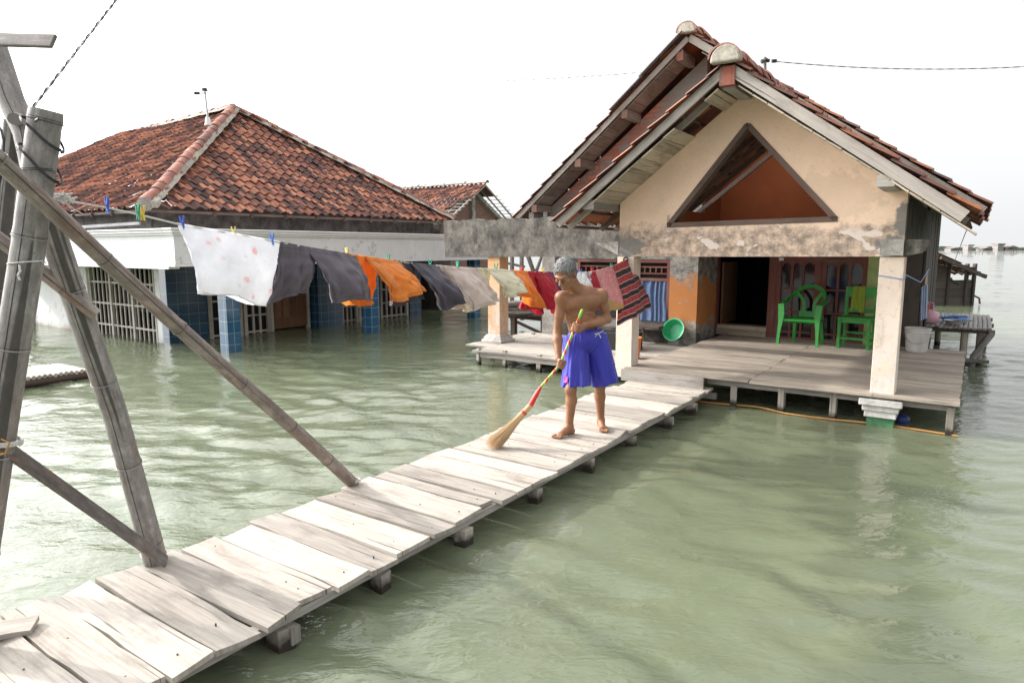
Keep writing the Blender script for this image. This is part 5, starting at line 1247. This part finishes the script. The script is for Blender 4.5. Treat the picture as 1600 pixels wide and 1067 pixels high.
# trunk
sd.ell(pel, (.145, .094, .10), .05, RT); sd.ell(wst+up_t*.02, (.124, .076, .11), .05, RT)
sd.ell(T(0, -.01, -.03), (.141, .088, .155), .05, RT); sd.ell(T(0, -.012, .07), (.152, .076, .085), .05, RT)
sd.ell(T(.066, .058, .045), (.070, .030, .048), .03, RT); sd.ell(T(-.066, .058, .045), (.070, .030, .048), .03, RT)
sd.ell(T(0, .055, -.14), (.075, .035, .07), .04, RT)
Rs, Ls = p(877, 466, 5.55), p(940, 462, 5.68)
for S in (Rs, Ls):
    sd.cap(T(0, -.035, .14), S+np.array([0, .02, .01]), .042, .038, .04)
    sd.cap(T(0, .045, .118)+Xs*.02*np.sign((S-che)@Xs), S+up_t*.028+fw*.018, .010, .012, .014)   # collar bone
    sd.ell(S, (.050, .052, .055), .03)
# ribs
for s_ in (-1, 1):
    for k in range(4): sd.cap(T(s_*.035, .083-.004*k, -.045-.030*k), T(s_*.118, .045, -.085-.034*k), .008, .008, .011)
# arms (muscle bulges along tapering bones)
def arm(S, E, Wr):
    m1 = S*.5+E*.5; sd.cap(S, m1, .042, .039, .02); sd.cap(m1, E, .039, .032, .02)
    m2 = E*.70+Wr*.30; sd.cap(E, m2, .036, .040, .02); sd.cap(m2, Wr, .040, .024, .02)
Re, Rw = p(870.5, 520, 5.56), p(873, 560, 5.42)
Le, Lw = p(949, 499, 5.70), p(914, 508, 5.49)
arm(Rs, Re, Rw); arm(Ls, Le, Lw)
sd.cap(Ls, T(.12, .03, .03), .04, .05, .04); sd.cap(Rs, T(-.12, .03, .03), .04, .05, .04)
# hands closed round the broom handle
BT, BM, BB = p(906.5, 492, 5.40), p(875, 570, 5.36), p(843, 607, 5.33)
def hand(c, ax, wr, flip, fl=(.95, 1.05, 1.0, .82)):
    ax = nrm(ax); k = c-wr; k = nrm(k-ax*(k@ax)); n = np.cross(ax, k)*flip
    # palm sits beside the handle; knuckles at its far edge
    pc = c+n*.026-k*.016; kn = c+n*.030+k*.012
    sd.cap(wr, c+n*.022-k*.040, .023, .024, .015)
    for q in (-.026, -.009, .009, .026): sd.cap(c+n*.022-k*.045+ax*q*.6, kn+ax*q, .015, .0115, .010)
    for i, q in enumerate((-.030, -.0105, .0095, .029)):
        R0 = .0245; ang = [math.radians(a*fl[i]) for a in (45, 100, 150, 205)]
        pts = [kn+ax*q]+[c+ax*(q*1.02)+(n*math.cos(a)+k*math.sin(a))*R0*(1.12 if j == 0 else 1) for j, a in enumerate(ang)]
        for a, b_, r0, r1 in zip(pts[:-1], pts[1:], (.0100, .0094, .0088, .0082), (.0094, .0088, .0082, .0074)): sd.cap(a, b_, r0, r1, .0035)
    t0 = c+n*.022-k*.042-ax*.02*flip*0-ax*.026
    th = [t0, c-k*.034-ax*.030-n*.002, c-k*.020-ax*.024-n*.022, c+k*.002-ax*.016-n*.026]
    for a, b_, r0, r1 in zip(th[:-1], th[1:], (.0135, .0108, .0095), (.0108, .0095, .008)): sd.cap(a, b_, r0, r1, .004)
hand(BM+(BT-BM)*.02, BM-BT, Rw, -1); hand(BT+(BM-BT)*.25, BM-BT, Lw, -1)
# legs and feet
def leg(H, K, A, heel, ball, toed):
    sd.cap(H, H*.4+K*.6, .078, .060, .03); sd.cap(H*.4+K*.6, K, .060, .046, .02)
    cal = K*.68+A*.32; bk = nrm(np.array([A[0]-ball[0], A[1]-ball[1], 0]))
    sd.ell(K-bk*.014, (.042, .042, .045), .02)
    sd.cap(K, cal+bk*.012, .045, .047, .02); sd.cap(cal+bk*.012, A, .046, .030, .02)
    z0 = .256
    hl = np.array([heel[0], heel[1], z0+.028]); bl = np.array([ball[0], ball[1], z0+.022]); sd.cap(A, hl, .032, .028, .018)
    sdv = np.array([-toed[1], toed[0], 0]); ins = A*.5+bl*.5+ZZ*-.012
    sd.cap(A-ZZ*.015, ins, .033, .026, .02); sd.cap(ins, bl, .027, .020, .018); sd.cap(hl, bl, .026, .018, .02)
    sd.cap(bl+sdv*.022, bl-sdv*.022, .019, .016, .012)
    return bl, toed, sdv, z0
def toes(bl, toed, sdv, z0, big):
    for i in range(5):
        q = (.030-.0155*i)*big; Ln = (.050, .047, .041, .035, .027)[i]; r = (.0115, .0085, .008, .0075, .007)[i]
        a = np.array([*(bl+sdv*q+toed*.008)[:2], z0+r+.006]); sd.cap(a, np.array([*(a+toed*Ln)[:2], z0+r]), r*1.1, r, .0045)
d1 = nrm(np.array([-.72, -.66, 0])); A1 = p(889.5, 664, 5.62); f1 = leg(p(899, 545, 5.68), p(892, 608, 5.58), A1, (A1[0]+.022, A1[1]+.025), (A1[0]-.085, A1[1]-.078), d1); toes(*f1, -1)
d2 = nrm(np.array([.02, -1, 0])); A2 = p(939, 656, 5.86); f2 = leg(p(927, 545, 5.74), p(937, 603, 5.76), A2, (A2[0], A2[1]+.035), (A2[0]+.004, A2[1]-.11), d2); toes(*f2, 1)
# neck and head
HC = p(883, 427, 5.43); yw, pt = math.radians(33), math.radians(36)
hf = nrm(np.array([-math.sin(yw)*math.cos(pt), -math.cos(yw)*math.cos(pt), -math.sin(pt)])); hx = nrm(np.cross(ZZ, hf))*1.0
hu_ = nrm(np.cross(hf, hx)); hu_ = hu_ if hu_[2] > 0 else -hu_
hx = nrm(np.cross(hf, hu_)); RH = np.array([hx, hf, hu_]); HS = 1.02
Hh = lambda x, y, z: HC+(hx*x+hf*y+hu_*z)*HS
sd.cap(T(0, -.03, .12), Hh(0, -.035, -.05), .056, .05, .035)
sd.cap(T(0, .03, .115), Hh(0, .01, -.075), .02, .026, .02)
sd.ell(Hh(0, -.012, .028), np.array((.074, .094, .084))*HS, .02, RH)
sd.ell(Hh(0, .026, -.032), np.array((.058, .064, .080))*HS, .025, RH)
sd.ell(Hh(0, .058, -.098), np.array((.027, .026, .024))*HS, .02, RH)
for s_ in (-1, 1):
    sd.cap(Hh(s_*.052, -.005, -.07), Hh(s_*.02, .055, -.10), .016, .018, .02)
    sd.ell(Hh(s_*.043, .060, -.024), (.022, .020, .016), .014, RH)
    sd.ell(Hh(s_*.032, .094, .001), (.019, .016, .0125), .008, RH, sub=True)
    sd.ell(Hh(s_*.031, .076, .000), (.016, .0135, .0125), .004, RH)
    sd.ell(Hh(s_*.014, .103, -.034), (.010, .011, .009), .006, RH)
    sd.ell(Hh(s_*.076, -.008, -.008), (.011, .021, .032), .008, RH)
    sd.cap(Hh(s_*.008, .086, .020), Hh(s_*.044, .074, .022), .0105, .0085, .008)
sd.cap(Hh(0, .086, .012), Hh(0, .114, -.028), .008, .0125, .008)
sd.cap(Hh(-.019, .082, -.061), Hh(.019, .082, -.061), .0072, .0072, .005); sd.cap(Hh(-.017, .083, -.074), Hh(.017, .083, -.074), .0078, .0078, .005)
sd.cap(Hh(-.024, .094, -.0675), Hh(.024, .094, -.0675), .0028, .0028, .003, sub=True)
for s_ in (-1, 1): sd.cap(Hh(s_*.027, .092, -.035), Hh(s_*.034, .084, -.068), .003, .003, .006, sub=True)
body = sdf_obj('body', sd, M['skin'], man, smooth=1)
# hair
hd = SDF(HC-.16, HC+.16, .004)
hd.ell(Hh(0, -.014, .032), np.array((.080, .099, .091))*HS, .01, RH); hd.ell(Hh(0, -.045, -.03), np.array((.068, .062, .06))*HS, .02, RH)
sl, P = hd.box(HC-.16, HC+.16, 0); q = (P-HC)@RH.T/HS
nzv = .010*np.sin(q[..., 0]*150+1)*np.sin(q[..., 2]*120)
pl1 = np.maximum(q[..., 1]-(.030+.62*q[..., 2])+nzv, -(q[..., 2]+.085)); ear = .034-np.sqrt((q[..., 1]-.004)**2+(q[..., 2]+.012)**2)
hd.F = np.maximum(hd.F, np.maximum(pl1, np.where(np.abs(q[..., 0]) > .055, ear, -1)).astype(np.float32))
def hairdisp(V):
    o = V.copy()
    for i, v in enumerate(V):
        q = Vector(v-HC); n = mnoise.noise(q*38)+.6*mnoise.noise(q*85+Vector((3, 1, 2)))
        o[i] = v+nrm(v-HC)*(.0045*n)
    return o
hair_ob = sdf_obj('hair', hd, M['hair'], man, hairdisp, 1)
# short locks lying along the scalp, in the same mesh as the hair
hv = [np.array(v.co)+np.array(world_loc(man)) for v in hair_ob.data.vertices]; hn = [np.array(v.normal) for v in hair_ob.data.vertices]
tb = MB(); cr = Hh(.01, -.045, .11)
for k in RS.choice(len(hv), 1500):
    q, n_ = hv[k], hn[k]; fl = (q-cr)+RS.randn(3)*.025; fl = fl-n_*(fl@n_); fl = nrm(fl); Lk = .014+.014*random.random()
    tb.tube([q-n_*.002, q+fl*Lk*.5+n_*.0035, q+fl*Lk+n_*(.001+.004*random.random())], [.0016, .0013, .0004], 3, cap=False)
lo_ = tb.build('hair_locks', M['hair'], man, smooth=True)
me_ = hair_ob.data; b0 = len(me_.vertices); bm_ = __import__('bmesh').new(); bm_.from_mesh(me_)
dl_ = Vector(lo_.location)-Vector(hair_ob.location); lo_.data.transform(Matrix.Translation(dl_)); bm_.from_mesh(lo_.data); bm_.to_mesh(me_); bm_.free()
me_.polygons.foreach_set('use_smooth', [True]*len(me_.polygons)); bpy.data.objects.remove(lo_)
b = MB()
for s_ in (-1, 1): b.tube([Hh(s_*.012, .0965, .020), Hh(s_*.03, .090, .026), Hh(s_*.046, .078, .021)], [.0022, .0034, .0018], 6)
b.build('eyebrows', M['darkface'], man)
b = MB()
for s_ in (-1, 1): b.tube([Hh(s_*.019, .0895, -.004), Hh(s_*.031, .0905, -.0075), Hh(s_*.044, .0845, -.004)], .0016, 5)
b.build('eyelids', M['darkface'], man)
# shorts
hs = SDF((.36, 5.42, .62), (1.02, 5.98, 1.20), .0062)
wc_ = p(913, 515, 5.70); hr = RT
def cone(a, b_, ra, rb, fl=0.0, nf=8, ph=0):
    a = np.asarray(a); b_ = np.asarray(b_); d = nrm(b_-a); L_ = np.linalg.norm(b_-a); x = nrm(np.cross(d, np.array([0, 1.0, 0]))); y = np.cross(d, x)
    sl, P = hs.box(np.minimum(a, b_)-max(ra, rb), np.maximum(a, b_)+max(ra, rb), .05); q = P-a
    t = np.clip(q@d/L_, 0, 1); X, Y = q@x, q@y; r = np.hypot(X, Y*1.12); th = np.arctan2(Y, X)
    rr = ra+(rb-ra)*t**.8+fl*t*(np.sin(nf*th+ph+t*2)+.6*np.sin((nf+5)*th-ph*2-t*3))
    dd = np.maximum(r-rr, np.maximum(-(q@d), q@d-L_))
    return sl, dd.astype(np.float32)
h1, h2 = p(900.5, 604, 5.62), p(945, 598.5, 5.75); g1, g2 = p(898, 524, 5.69), p(929, 524, 5.72)
hs.ell(wc_-ZZ*.075, (.160, .134, .13), .02, RT)
for (gq, hq, ph, rb) in ((g1, h1, .4, .116), (g2, h2, 2.1, .120)):
    sl, d = cone(gq, hq, .103, rb, .0075, 6, ph); hs.join(sl, d, .010)
for (gq, hq, ph, rb) in ((g1, h1, .4, .116), (g2, h2, 2.1, .120)):
    dv = nrm(hq-gq); sl, d = cone(hq-dv*.12, hq+dv*.03, .070, rb-.026, .003, 6, ph); hs.join(sl, d, .004, sub=True)
hs.F[:, :, :] = np.maximum(hs.F, ((hs.lo[2]+hs.h*np.arange(hs.n[2]))-(wc_[2]+.012))[None, None, :].astype(np.float32))
def shdisp(V):
    o = V.copy(); top = wc_[2]
    for i, v in enumerate(V):
        t = min(1, max(0, (top-v[2])/.45)); th = math.atan2(v[1]-wc_[1], v[0]-wc_[0]); n = mnoise.noise(Vector((th*3.2, v[2]*2.6, 1.0)))*.020*(.25+t)+mnoise.noise(Vector((th*7, v[2]*5, 5.0)))*.009*(.4+t)
        n += .004*math.sin(th*46)*max(0, 1-t*7)
        d = np.array([v[0]-wc_[0], v[1]-wc_[1], 0]); o[i] = v+nrm(d)*n
    return o
sho = sdf_obj('shorts', hs, M['c_shorts'], man, shdisp, 2)
b = MB(); pts = []
for a in np.linspace(math.radians(250), math.radians(335), 14): pts.append(wc_+RT[0]*.167*math.cos(a)-RT[1]*.132*math.sin(a)+ZZ*.0)
b.tube(pts[5:], .0045, 6); kq = pts[7]-np.array([0, .010, 0]); 
for dx in (-.018, .014): b.tube([kq, kq+np.array([dx, -.008, -.016]), kq+np.array([dx*1.6, -.008, -.036])], .0042, 5)
b.lathe(kq, [(0, -.008), (.008, 0), (0, .008)], 8); b.build('drawstring', M['c_white'], man)
b = MB(); lg = h1+np.array([-.098, -.062, .075]); b.box(lg, (1, -1, 0), (0, 0, 1), (1, 1, 0), .035, .055, .006, jit=.003); b.build('leg_emblem', m_plain('pink_print', (.55, .10, .45), .6), man)

# ================================================================ broom
br = empty('broom', p(765, 698, 5.3), 'straw broom with a striped red and green handle held by the man', 'broom')
b = MB(); b.tube([BT+(BT-BM)*.0, BT*.5+BM*.5, BM, BB], [.0115, .0115, .012, .012], 12); b.build('handle', M['handle'], br, smooth='angle')
b = MB(); b.tube([BT-(BT-BM)*.02, BT+(BT-BM)*.10, BT+(BT-BM)*.115], [.0125, .0105, .004], 12); b.build('handle_cap', m_plain('lime_plastic', (.25, .55, .06), .4), br, smooth='angle')
S1_ = p(829, 633, 5.32)
b = MB(); b.tube([BB+(BM-BB)*.05, BB*.6+S1_*.4, S1_], [.014, .020, .023], 14); b.build('red_socket', M['redplastic'], br, smooth='angle')
S2_ = p(823, 640, 5.31); S3_ = p(806, 657, 5.30); tip = atz(766, 699, .262)
cb = MB()
def strand(k):
    a = random.random()*2*PI; q = math.sqrt(random.random())
    dx = nrm(np.cross(tip-S2_, np.array([0, 1.0, .2]))); dy = nrm(np.cross(tip-S2_, dx)); L_ = .78+.26*random.random()
    o = (dx*math.cos(a)+dy*math.sin(a))*q; pts = []
    mid = S3_*.55+tip*.45+ZZ*-.012
    for t in (0, .25, .5, .75, 1.0):
        t2 = t*L_; c = S2_*(1-t2)**2+2*mid*t2*(1-t2)+tip*t2*t2; w = .019+.052*t**1.3
        pts.append(c+o*w*np.array([1, 1, 1])+RS.randn(3)*.002*t)
    for w_ in pts: w_[2] = max(w_[2], .257)
    return pts
for k in range(520):
    cb.tube(strand(k), [.0017, .0017, .0015, .0012, .0006], 4, r=random.random(), cap=False)
cb.build('bristles', M['straw'], br)
b = MB(); b.tube([S1_, S2_, S2_*.5+S3_*.5, S3_], [.022, .024, .026, .024], 12); b.build('straw_neck', M['straw'], br, smooth='angle')
b = MB(); c = S2_*.75+S3_*.25; d = nrm(S3_-S2_); b.tube([c-d*.010, c+d*.010], .0275, 14); b.build('red_band', M['redplastic'], br, smooth='angle')
# ================================================================ flood water
WL = .07
def graded(lo, hi, f0, f1, st, g):
    a = list(np.arange(f0, f1, st)); s = st
    while a[-1] < hi: s *= g; a.append(a[-1]+s)
    s = st; l = []
    x = f0
    while x > lo: s *= g; x -= s; l.append(x)
    return np.array(l[::-1]+a)
gx = graded(-5000, 5000, -7.5, 8.0, .042, 1.06); gy = graded(-3000, 9000, .6, 14.0, .042, 1.05)
X, Y = np.meshgrid(gx, gy, indexing='ij'); Z = np.zeros_like(X); rs = np.random.RandomState(5)
dist = np.hypot(X, Y)
def noise_env(sc, seed):
    r = np.random.RandomState(seed); e = np.zeros_like(X)
    for k in range(6): a = r.rand()*2*PI; f = sc*(.5+r.rand()); e += np.sin(X*f*math.cos(a)+Y*f*math.sin(a)+r.rand()*6)
    return np.clip(.55+.28*e, .08, 1.4)
env = noise_env(.9, 3); env2 = noise_env(2.3, 8)
for k in range(64):
    lam = .17*(1.041**k); a = math.radians(205)+rs.randn()*.72; f = 2*PI/lam
    slope = .054*rs.rand()*(1.0 if lam < .5 else .66 if lam < 1.0 else .38)
    fade = np.exp(-(dist/(lam*44))**2)
    ph = X*f*math.cos(a+math.pi/2-.0)+Y*f*math.sin(a+math.pi/2) if False else X*f*math.sin(a)+Y*f*math.cos(a)
    ph = ph+rs.rand()*6.28+.6*np.sin(X*.7+k)+.6*np.sin(Y*.9+k*2)+.35*np.sin(X*2.3-Y*1.1+k*1.7)
    Z += slope*lam/(2*PI)*fade*(env if k % 2 else env2)*(np.sin(ph)+.22*np.sin(2*ph+.7))
calm = 1-.32*np.clip((X-(Y-4)*.62)/1.2, 0, 1)*np.clip((11-Y)/4, 0, 1)
Z = Z*calm
nx, ny = X.shape; V = np.stack([X, Y, Z+WL], -1).reshape(-1, 3); i = np.arange(nx*ny).reshape(nx, ny)
Q = np.stack([i[:-1, :-1], i[1:, :-1], i[1:, 1:], i[:-1, 1:]], -1).reshape(-1, 4)
me = bpy.data.meshes.new('water'); me.vertices.add(len(V)); me.vertices.foreach_set('co', V.ravel()); me.loops.add(Q.size); me.loops.foreach_set('vertex_index', Q.ravel().astype(np.int32)); me.polygons.add(len(Q)); me.polygons.foreach_set('loop_start', np.arange(0, Q.size, 4, dtype=np.int32)); me.polygons.foreach_set('use_smooth', np.ones(len(Q), bool)); me.update(calc_edges=True); me.validate()
me.materials.append(M['water']); wo = bpy.data.objects.new('water', me); COL.objects.link(wo); wo['kind'] = 'structure'
# ================================================================ far bank
b = MB(); FD = 420.0
xs = np.linspace(190, 420, 120); pr = []
for k, x in enumerate(xs): pr.append((x, 1.7+1.1*abs(mnoise.noise(Vector((x*.06, 0, 0))))*1.6+.9*abs(mnoise.noise(Vector((x*.35, 3, 0))))))
for (x0, h0), (x1, h1_) in zip(pr[:-1], pr[1:]): b.add([(x0, FD+12, -.2), (x1, FD+12, -.2), (x1, FD+12, h1_), (x0, FD+12, h0), (x0, FD+30, h0), (x1, FD+30, h1_)], [(0, 1, 2, 3), (3, 2, 5, 4)])
o = b.build('far_shore', M['land'], loc=(300, FD, 0)); o['kind'] = 'structure'
def farhouse(px, y0, w, h, roof, label, tower=False):
    c = atY(px, 391, FD); c[2] = 0; s = FD/1050
    t = empty('shore_house', c, label, 'house', 'houses on the far shore'); b = MB(); W_ = w*s; H_ = h*s
    if tower: b.box(c+np.array([0, 4, H_*.35]), (1, 0, 0), (0, 1, 0), (0, 0, 1), W_*.8, 5, H_*.7); b.box(c+np.array([0, 4, H_*.62+1.0]), (1, 0, 0), (0, 1, 0), (0, 0, 1), W_, 6, H_*.25)
    else: b.box(c+np.array([0, 4, H_*.3]), (1, 0, 0), (0, 1, 0), (0, 0, 1), W_, 6, H_*.6)
    b.build('wall', M['farwall'], t); b = MB()
    if roof == 'g': b.poly([c+np.array([-W_*.56, 0, H_*.58]), c+np.array([W_*.56, 0, H_*.58]), c+np.array([0, 0, H_])], (0, 1, 0), 8)
    else: b.box(c+np.array([0, 4, H_*.95]), (1, 0, 0), (0, 1, 0), (0, 0, 1), W_*1.15, 7, H_*.08)
    b.build('roof', M['farroof'], t)
    b = MB(); b.box(c+np.array([-W_*.1, .96, H_*.42 if not tower else H_*.62+1.0]), (1, 0, 0), (0, 1, 0), (0, 0, 1), W_*.4, .1, H_*.13); b.build('window', M['black'], t)
farhouse(1518.5, 383, 9, 9, 'f', 'tall pale block house, leftmost on the far shore', True); farhouse(1566, 381, 11, 11, 'f', 'tall flat roofed tower house on the far shore', True)
farhouse(1583, 385, 17, 8, 'g', 'gabled reddish house on the far shore, rightmost'); farhouse(1545, 388, 16, 5, 'g', 'low gabled house between the two tall far houses'); farhouse(1494, 388, 14, 5, 'g', 'low house on the far shore next to the shed roof')
for k in range(16):
    px = 1498+k*6.5+RS.randn()*2; Yd = 190+RS.rand()*60; c = atY(px, 390, Yd); b = MB(); b.tube([(c[0], Yd, -.3), (c[0]+.1, Yd, .5+.4*random.random())], .09, 5)
    tag(b.build('fishing_stake', M['darkwood'], loc=(c[0], Yd, 0)), 'thin stake standing in the open water before the far shore', 'stake', 'stakes in the open water')
# ================================================================ light, sky, camera
SH = np.array([1.75, -.62, -1.0]); SUN = nrm(-SH); el = math.asin(SUN[2]); az = math.atan2(SUN[0], SUN[1])
sl_ = bpy.data.lights.new('sun', 'SUN'); sl_.energy = 3.3; sl_.angle = math.radians(2.0); sl_.color = (1.0, .955, .89)
so = bpy.data.objects.new('sun', sl_); COL.objects.link(so); so.rotation_euler = Vector(tuple(SH)).to_track_quat('-Z', 'Y').to_euler(); so.location = (-20, 5, 15)
wd = bpy.data.worlds.new('World'); scene.world = wd; wd.use_nodes = True; nt = wd.node_tree; nt.nodes.clear()
sky = nt.nodes.new('ShaderNodeTexSky'); sky.sky_type = 'NISHITA'; sky.sun_disc = False; sky.sun_elevation = el; sky.sun_rotation = az
sky.air_density = 1.0; sky.dust_density = 7.0; sky.ozone_density = 1.0; sky.altitude = 0
hsv = nt.nodes.new('ShaderNodeHueSaturation'); hsv.inputs['Saturation'].default_value = .22; hsv.inputs['Value'].default_value = 1.4
bg = nt.nodes.new('ShaderNodeBackground'); bg.inputs['Strength'].default_value = .13; wo_ = nt.nodes.new('ShaderNodeOutputWorld')
nt.links.new(sky.outputs[0], hsv.inputs['Color']); hz = nt.nodes.new('ShaderNodeMix'); hz.data_type = 'RGBA'; hz.inputs[0].default_value = .6; hz.inputs[7].default_value = (8.6, 8.75, 8.9, 1)   # thin bright overcast veil
nt.links.new(hsv.outputs[0], hz.inputs[6]); 
tc = nt.nodes.new('ShaderNodeTexCoord'); dt = nt.nodes.new('ShaderNodeVectorMath'); dt.operation = 'DOT_PRODUCT'; dt.inputs[1].default_value = tuple(SUN); nt.links.new(tc.outputs['Generated'], dt.inputs[0])
def nm(op, a, b_):
    n_ = nt.nodes.new('ShaderNodeMath'); n_.operation = op
    for s_, x_ in zip(n_.inputs, (a, b_)):
        if hasattr(x_, 'links'): nt.links.new(x_, s_)
        else: s_.default_value = x_
    return n_.outputs[0]
glow = nm('MULTIPLY', nm('POWER', nm('MAXIMUM', dt.outputs['Value'], 0.0), 4.0), 34.0)   # cloud veil lit up around the sun
ad = nt.nodes.new('ShaderNodeMix'); ad.data_type = 'RGBA'; ad.blend_type = 'ADD'; ad.inputs[0].default_value = 1.0
nt.links.new(hz.outputs[2], ad.inputs[6]); nt.links.new(glow, ad.inputs[7]); nt.links.new(ad.outputs[2], bg.inputs[0]); nt.links.new(bg.outputs[0], wo_.inputs[0])
cam = bpy.data.cameras.new('camera'); cam.sensor_width = 36; cam.lens = 36*FPX/1600; cam.clip_end = 20000; cam.clip_start = .05
co = bpy.data.objects.new('camera', cam); COL.objects.link(co); co.location = (0, 0, ZC); co.rotation_euler = (PI/2-PITCH, 0, 0); scene.camera = co
vs = scene.view_settings; vs.view_transform = 'Standard'; vs.look = 'None'; vs.exposure = .36; vs.gamma = 1; vs.use_curve_mapping = False
scene.cycles.use_denoising = True; scene.cycles.max_bounces = 8; scene.cycles.sample_clamp_indirect = 6
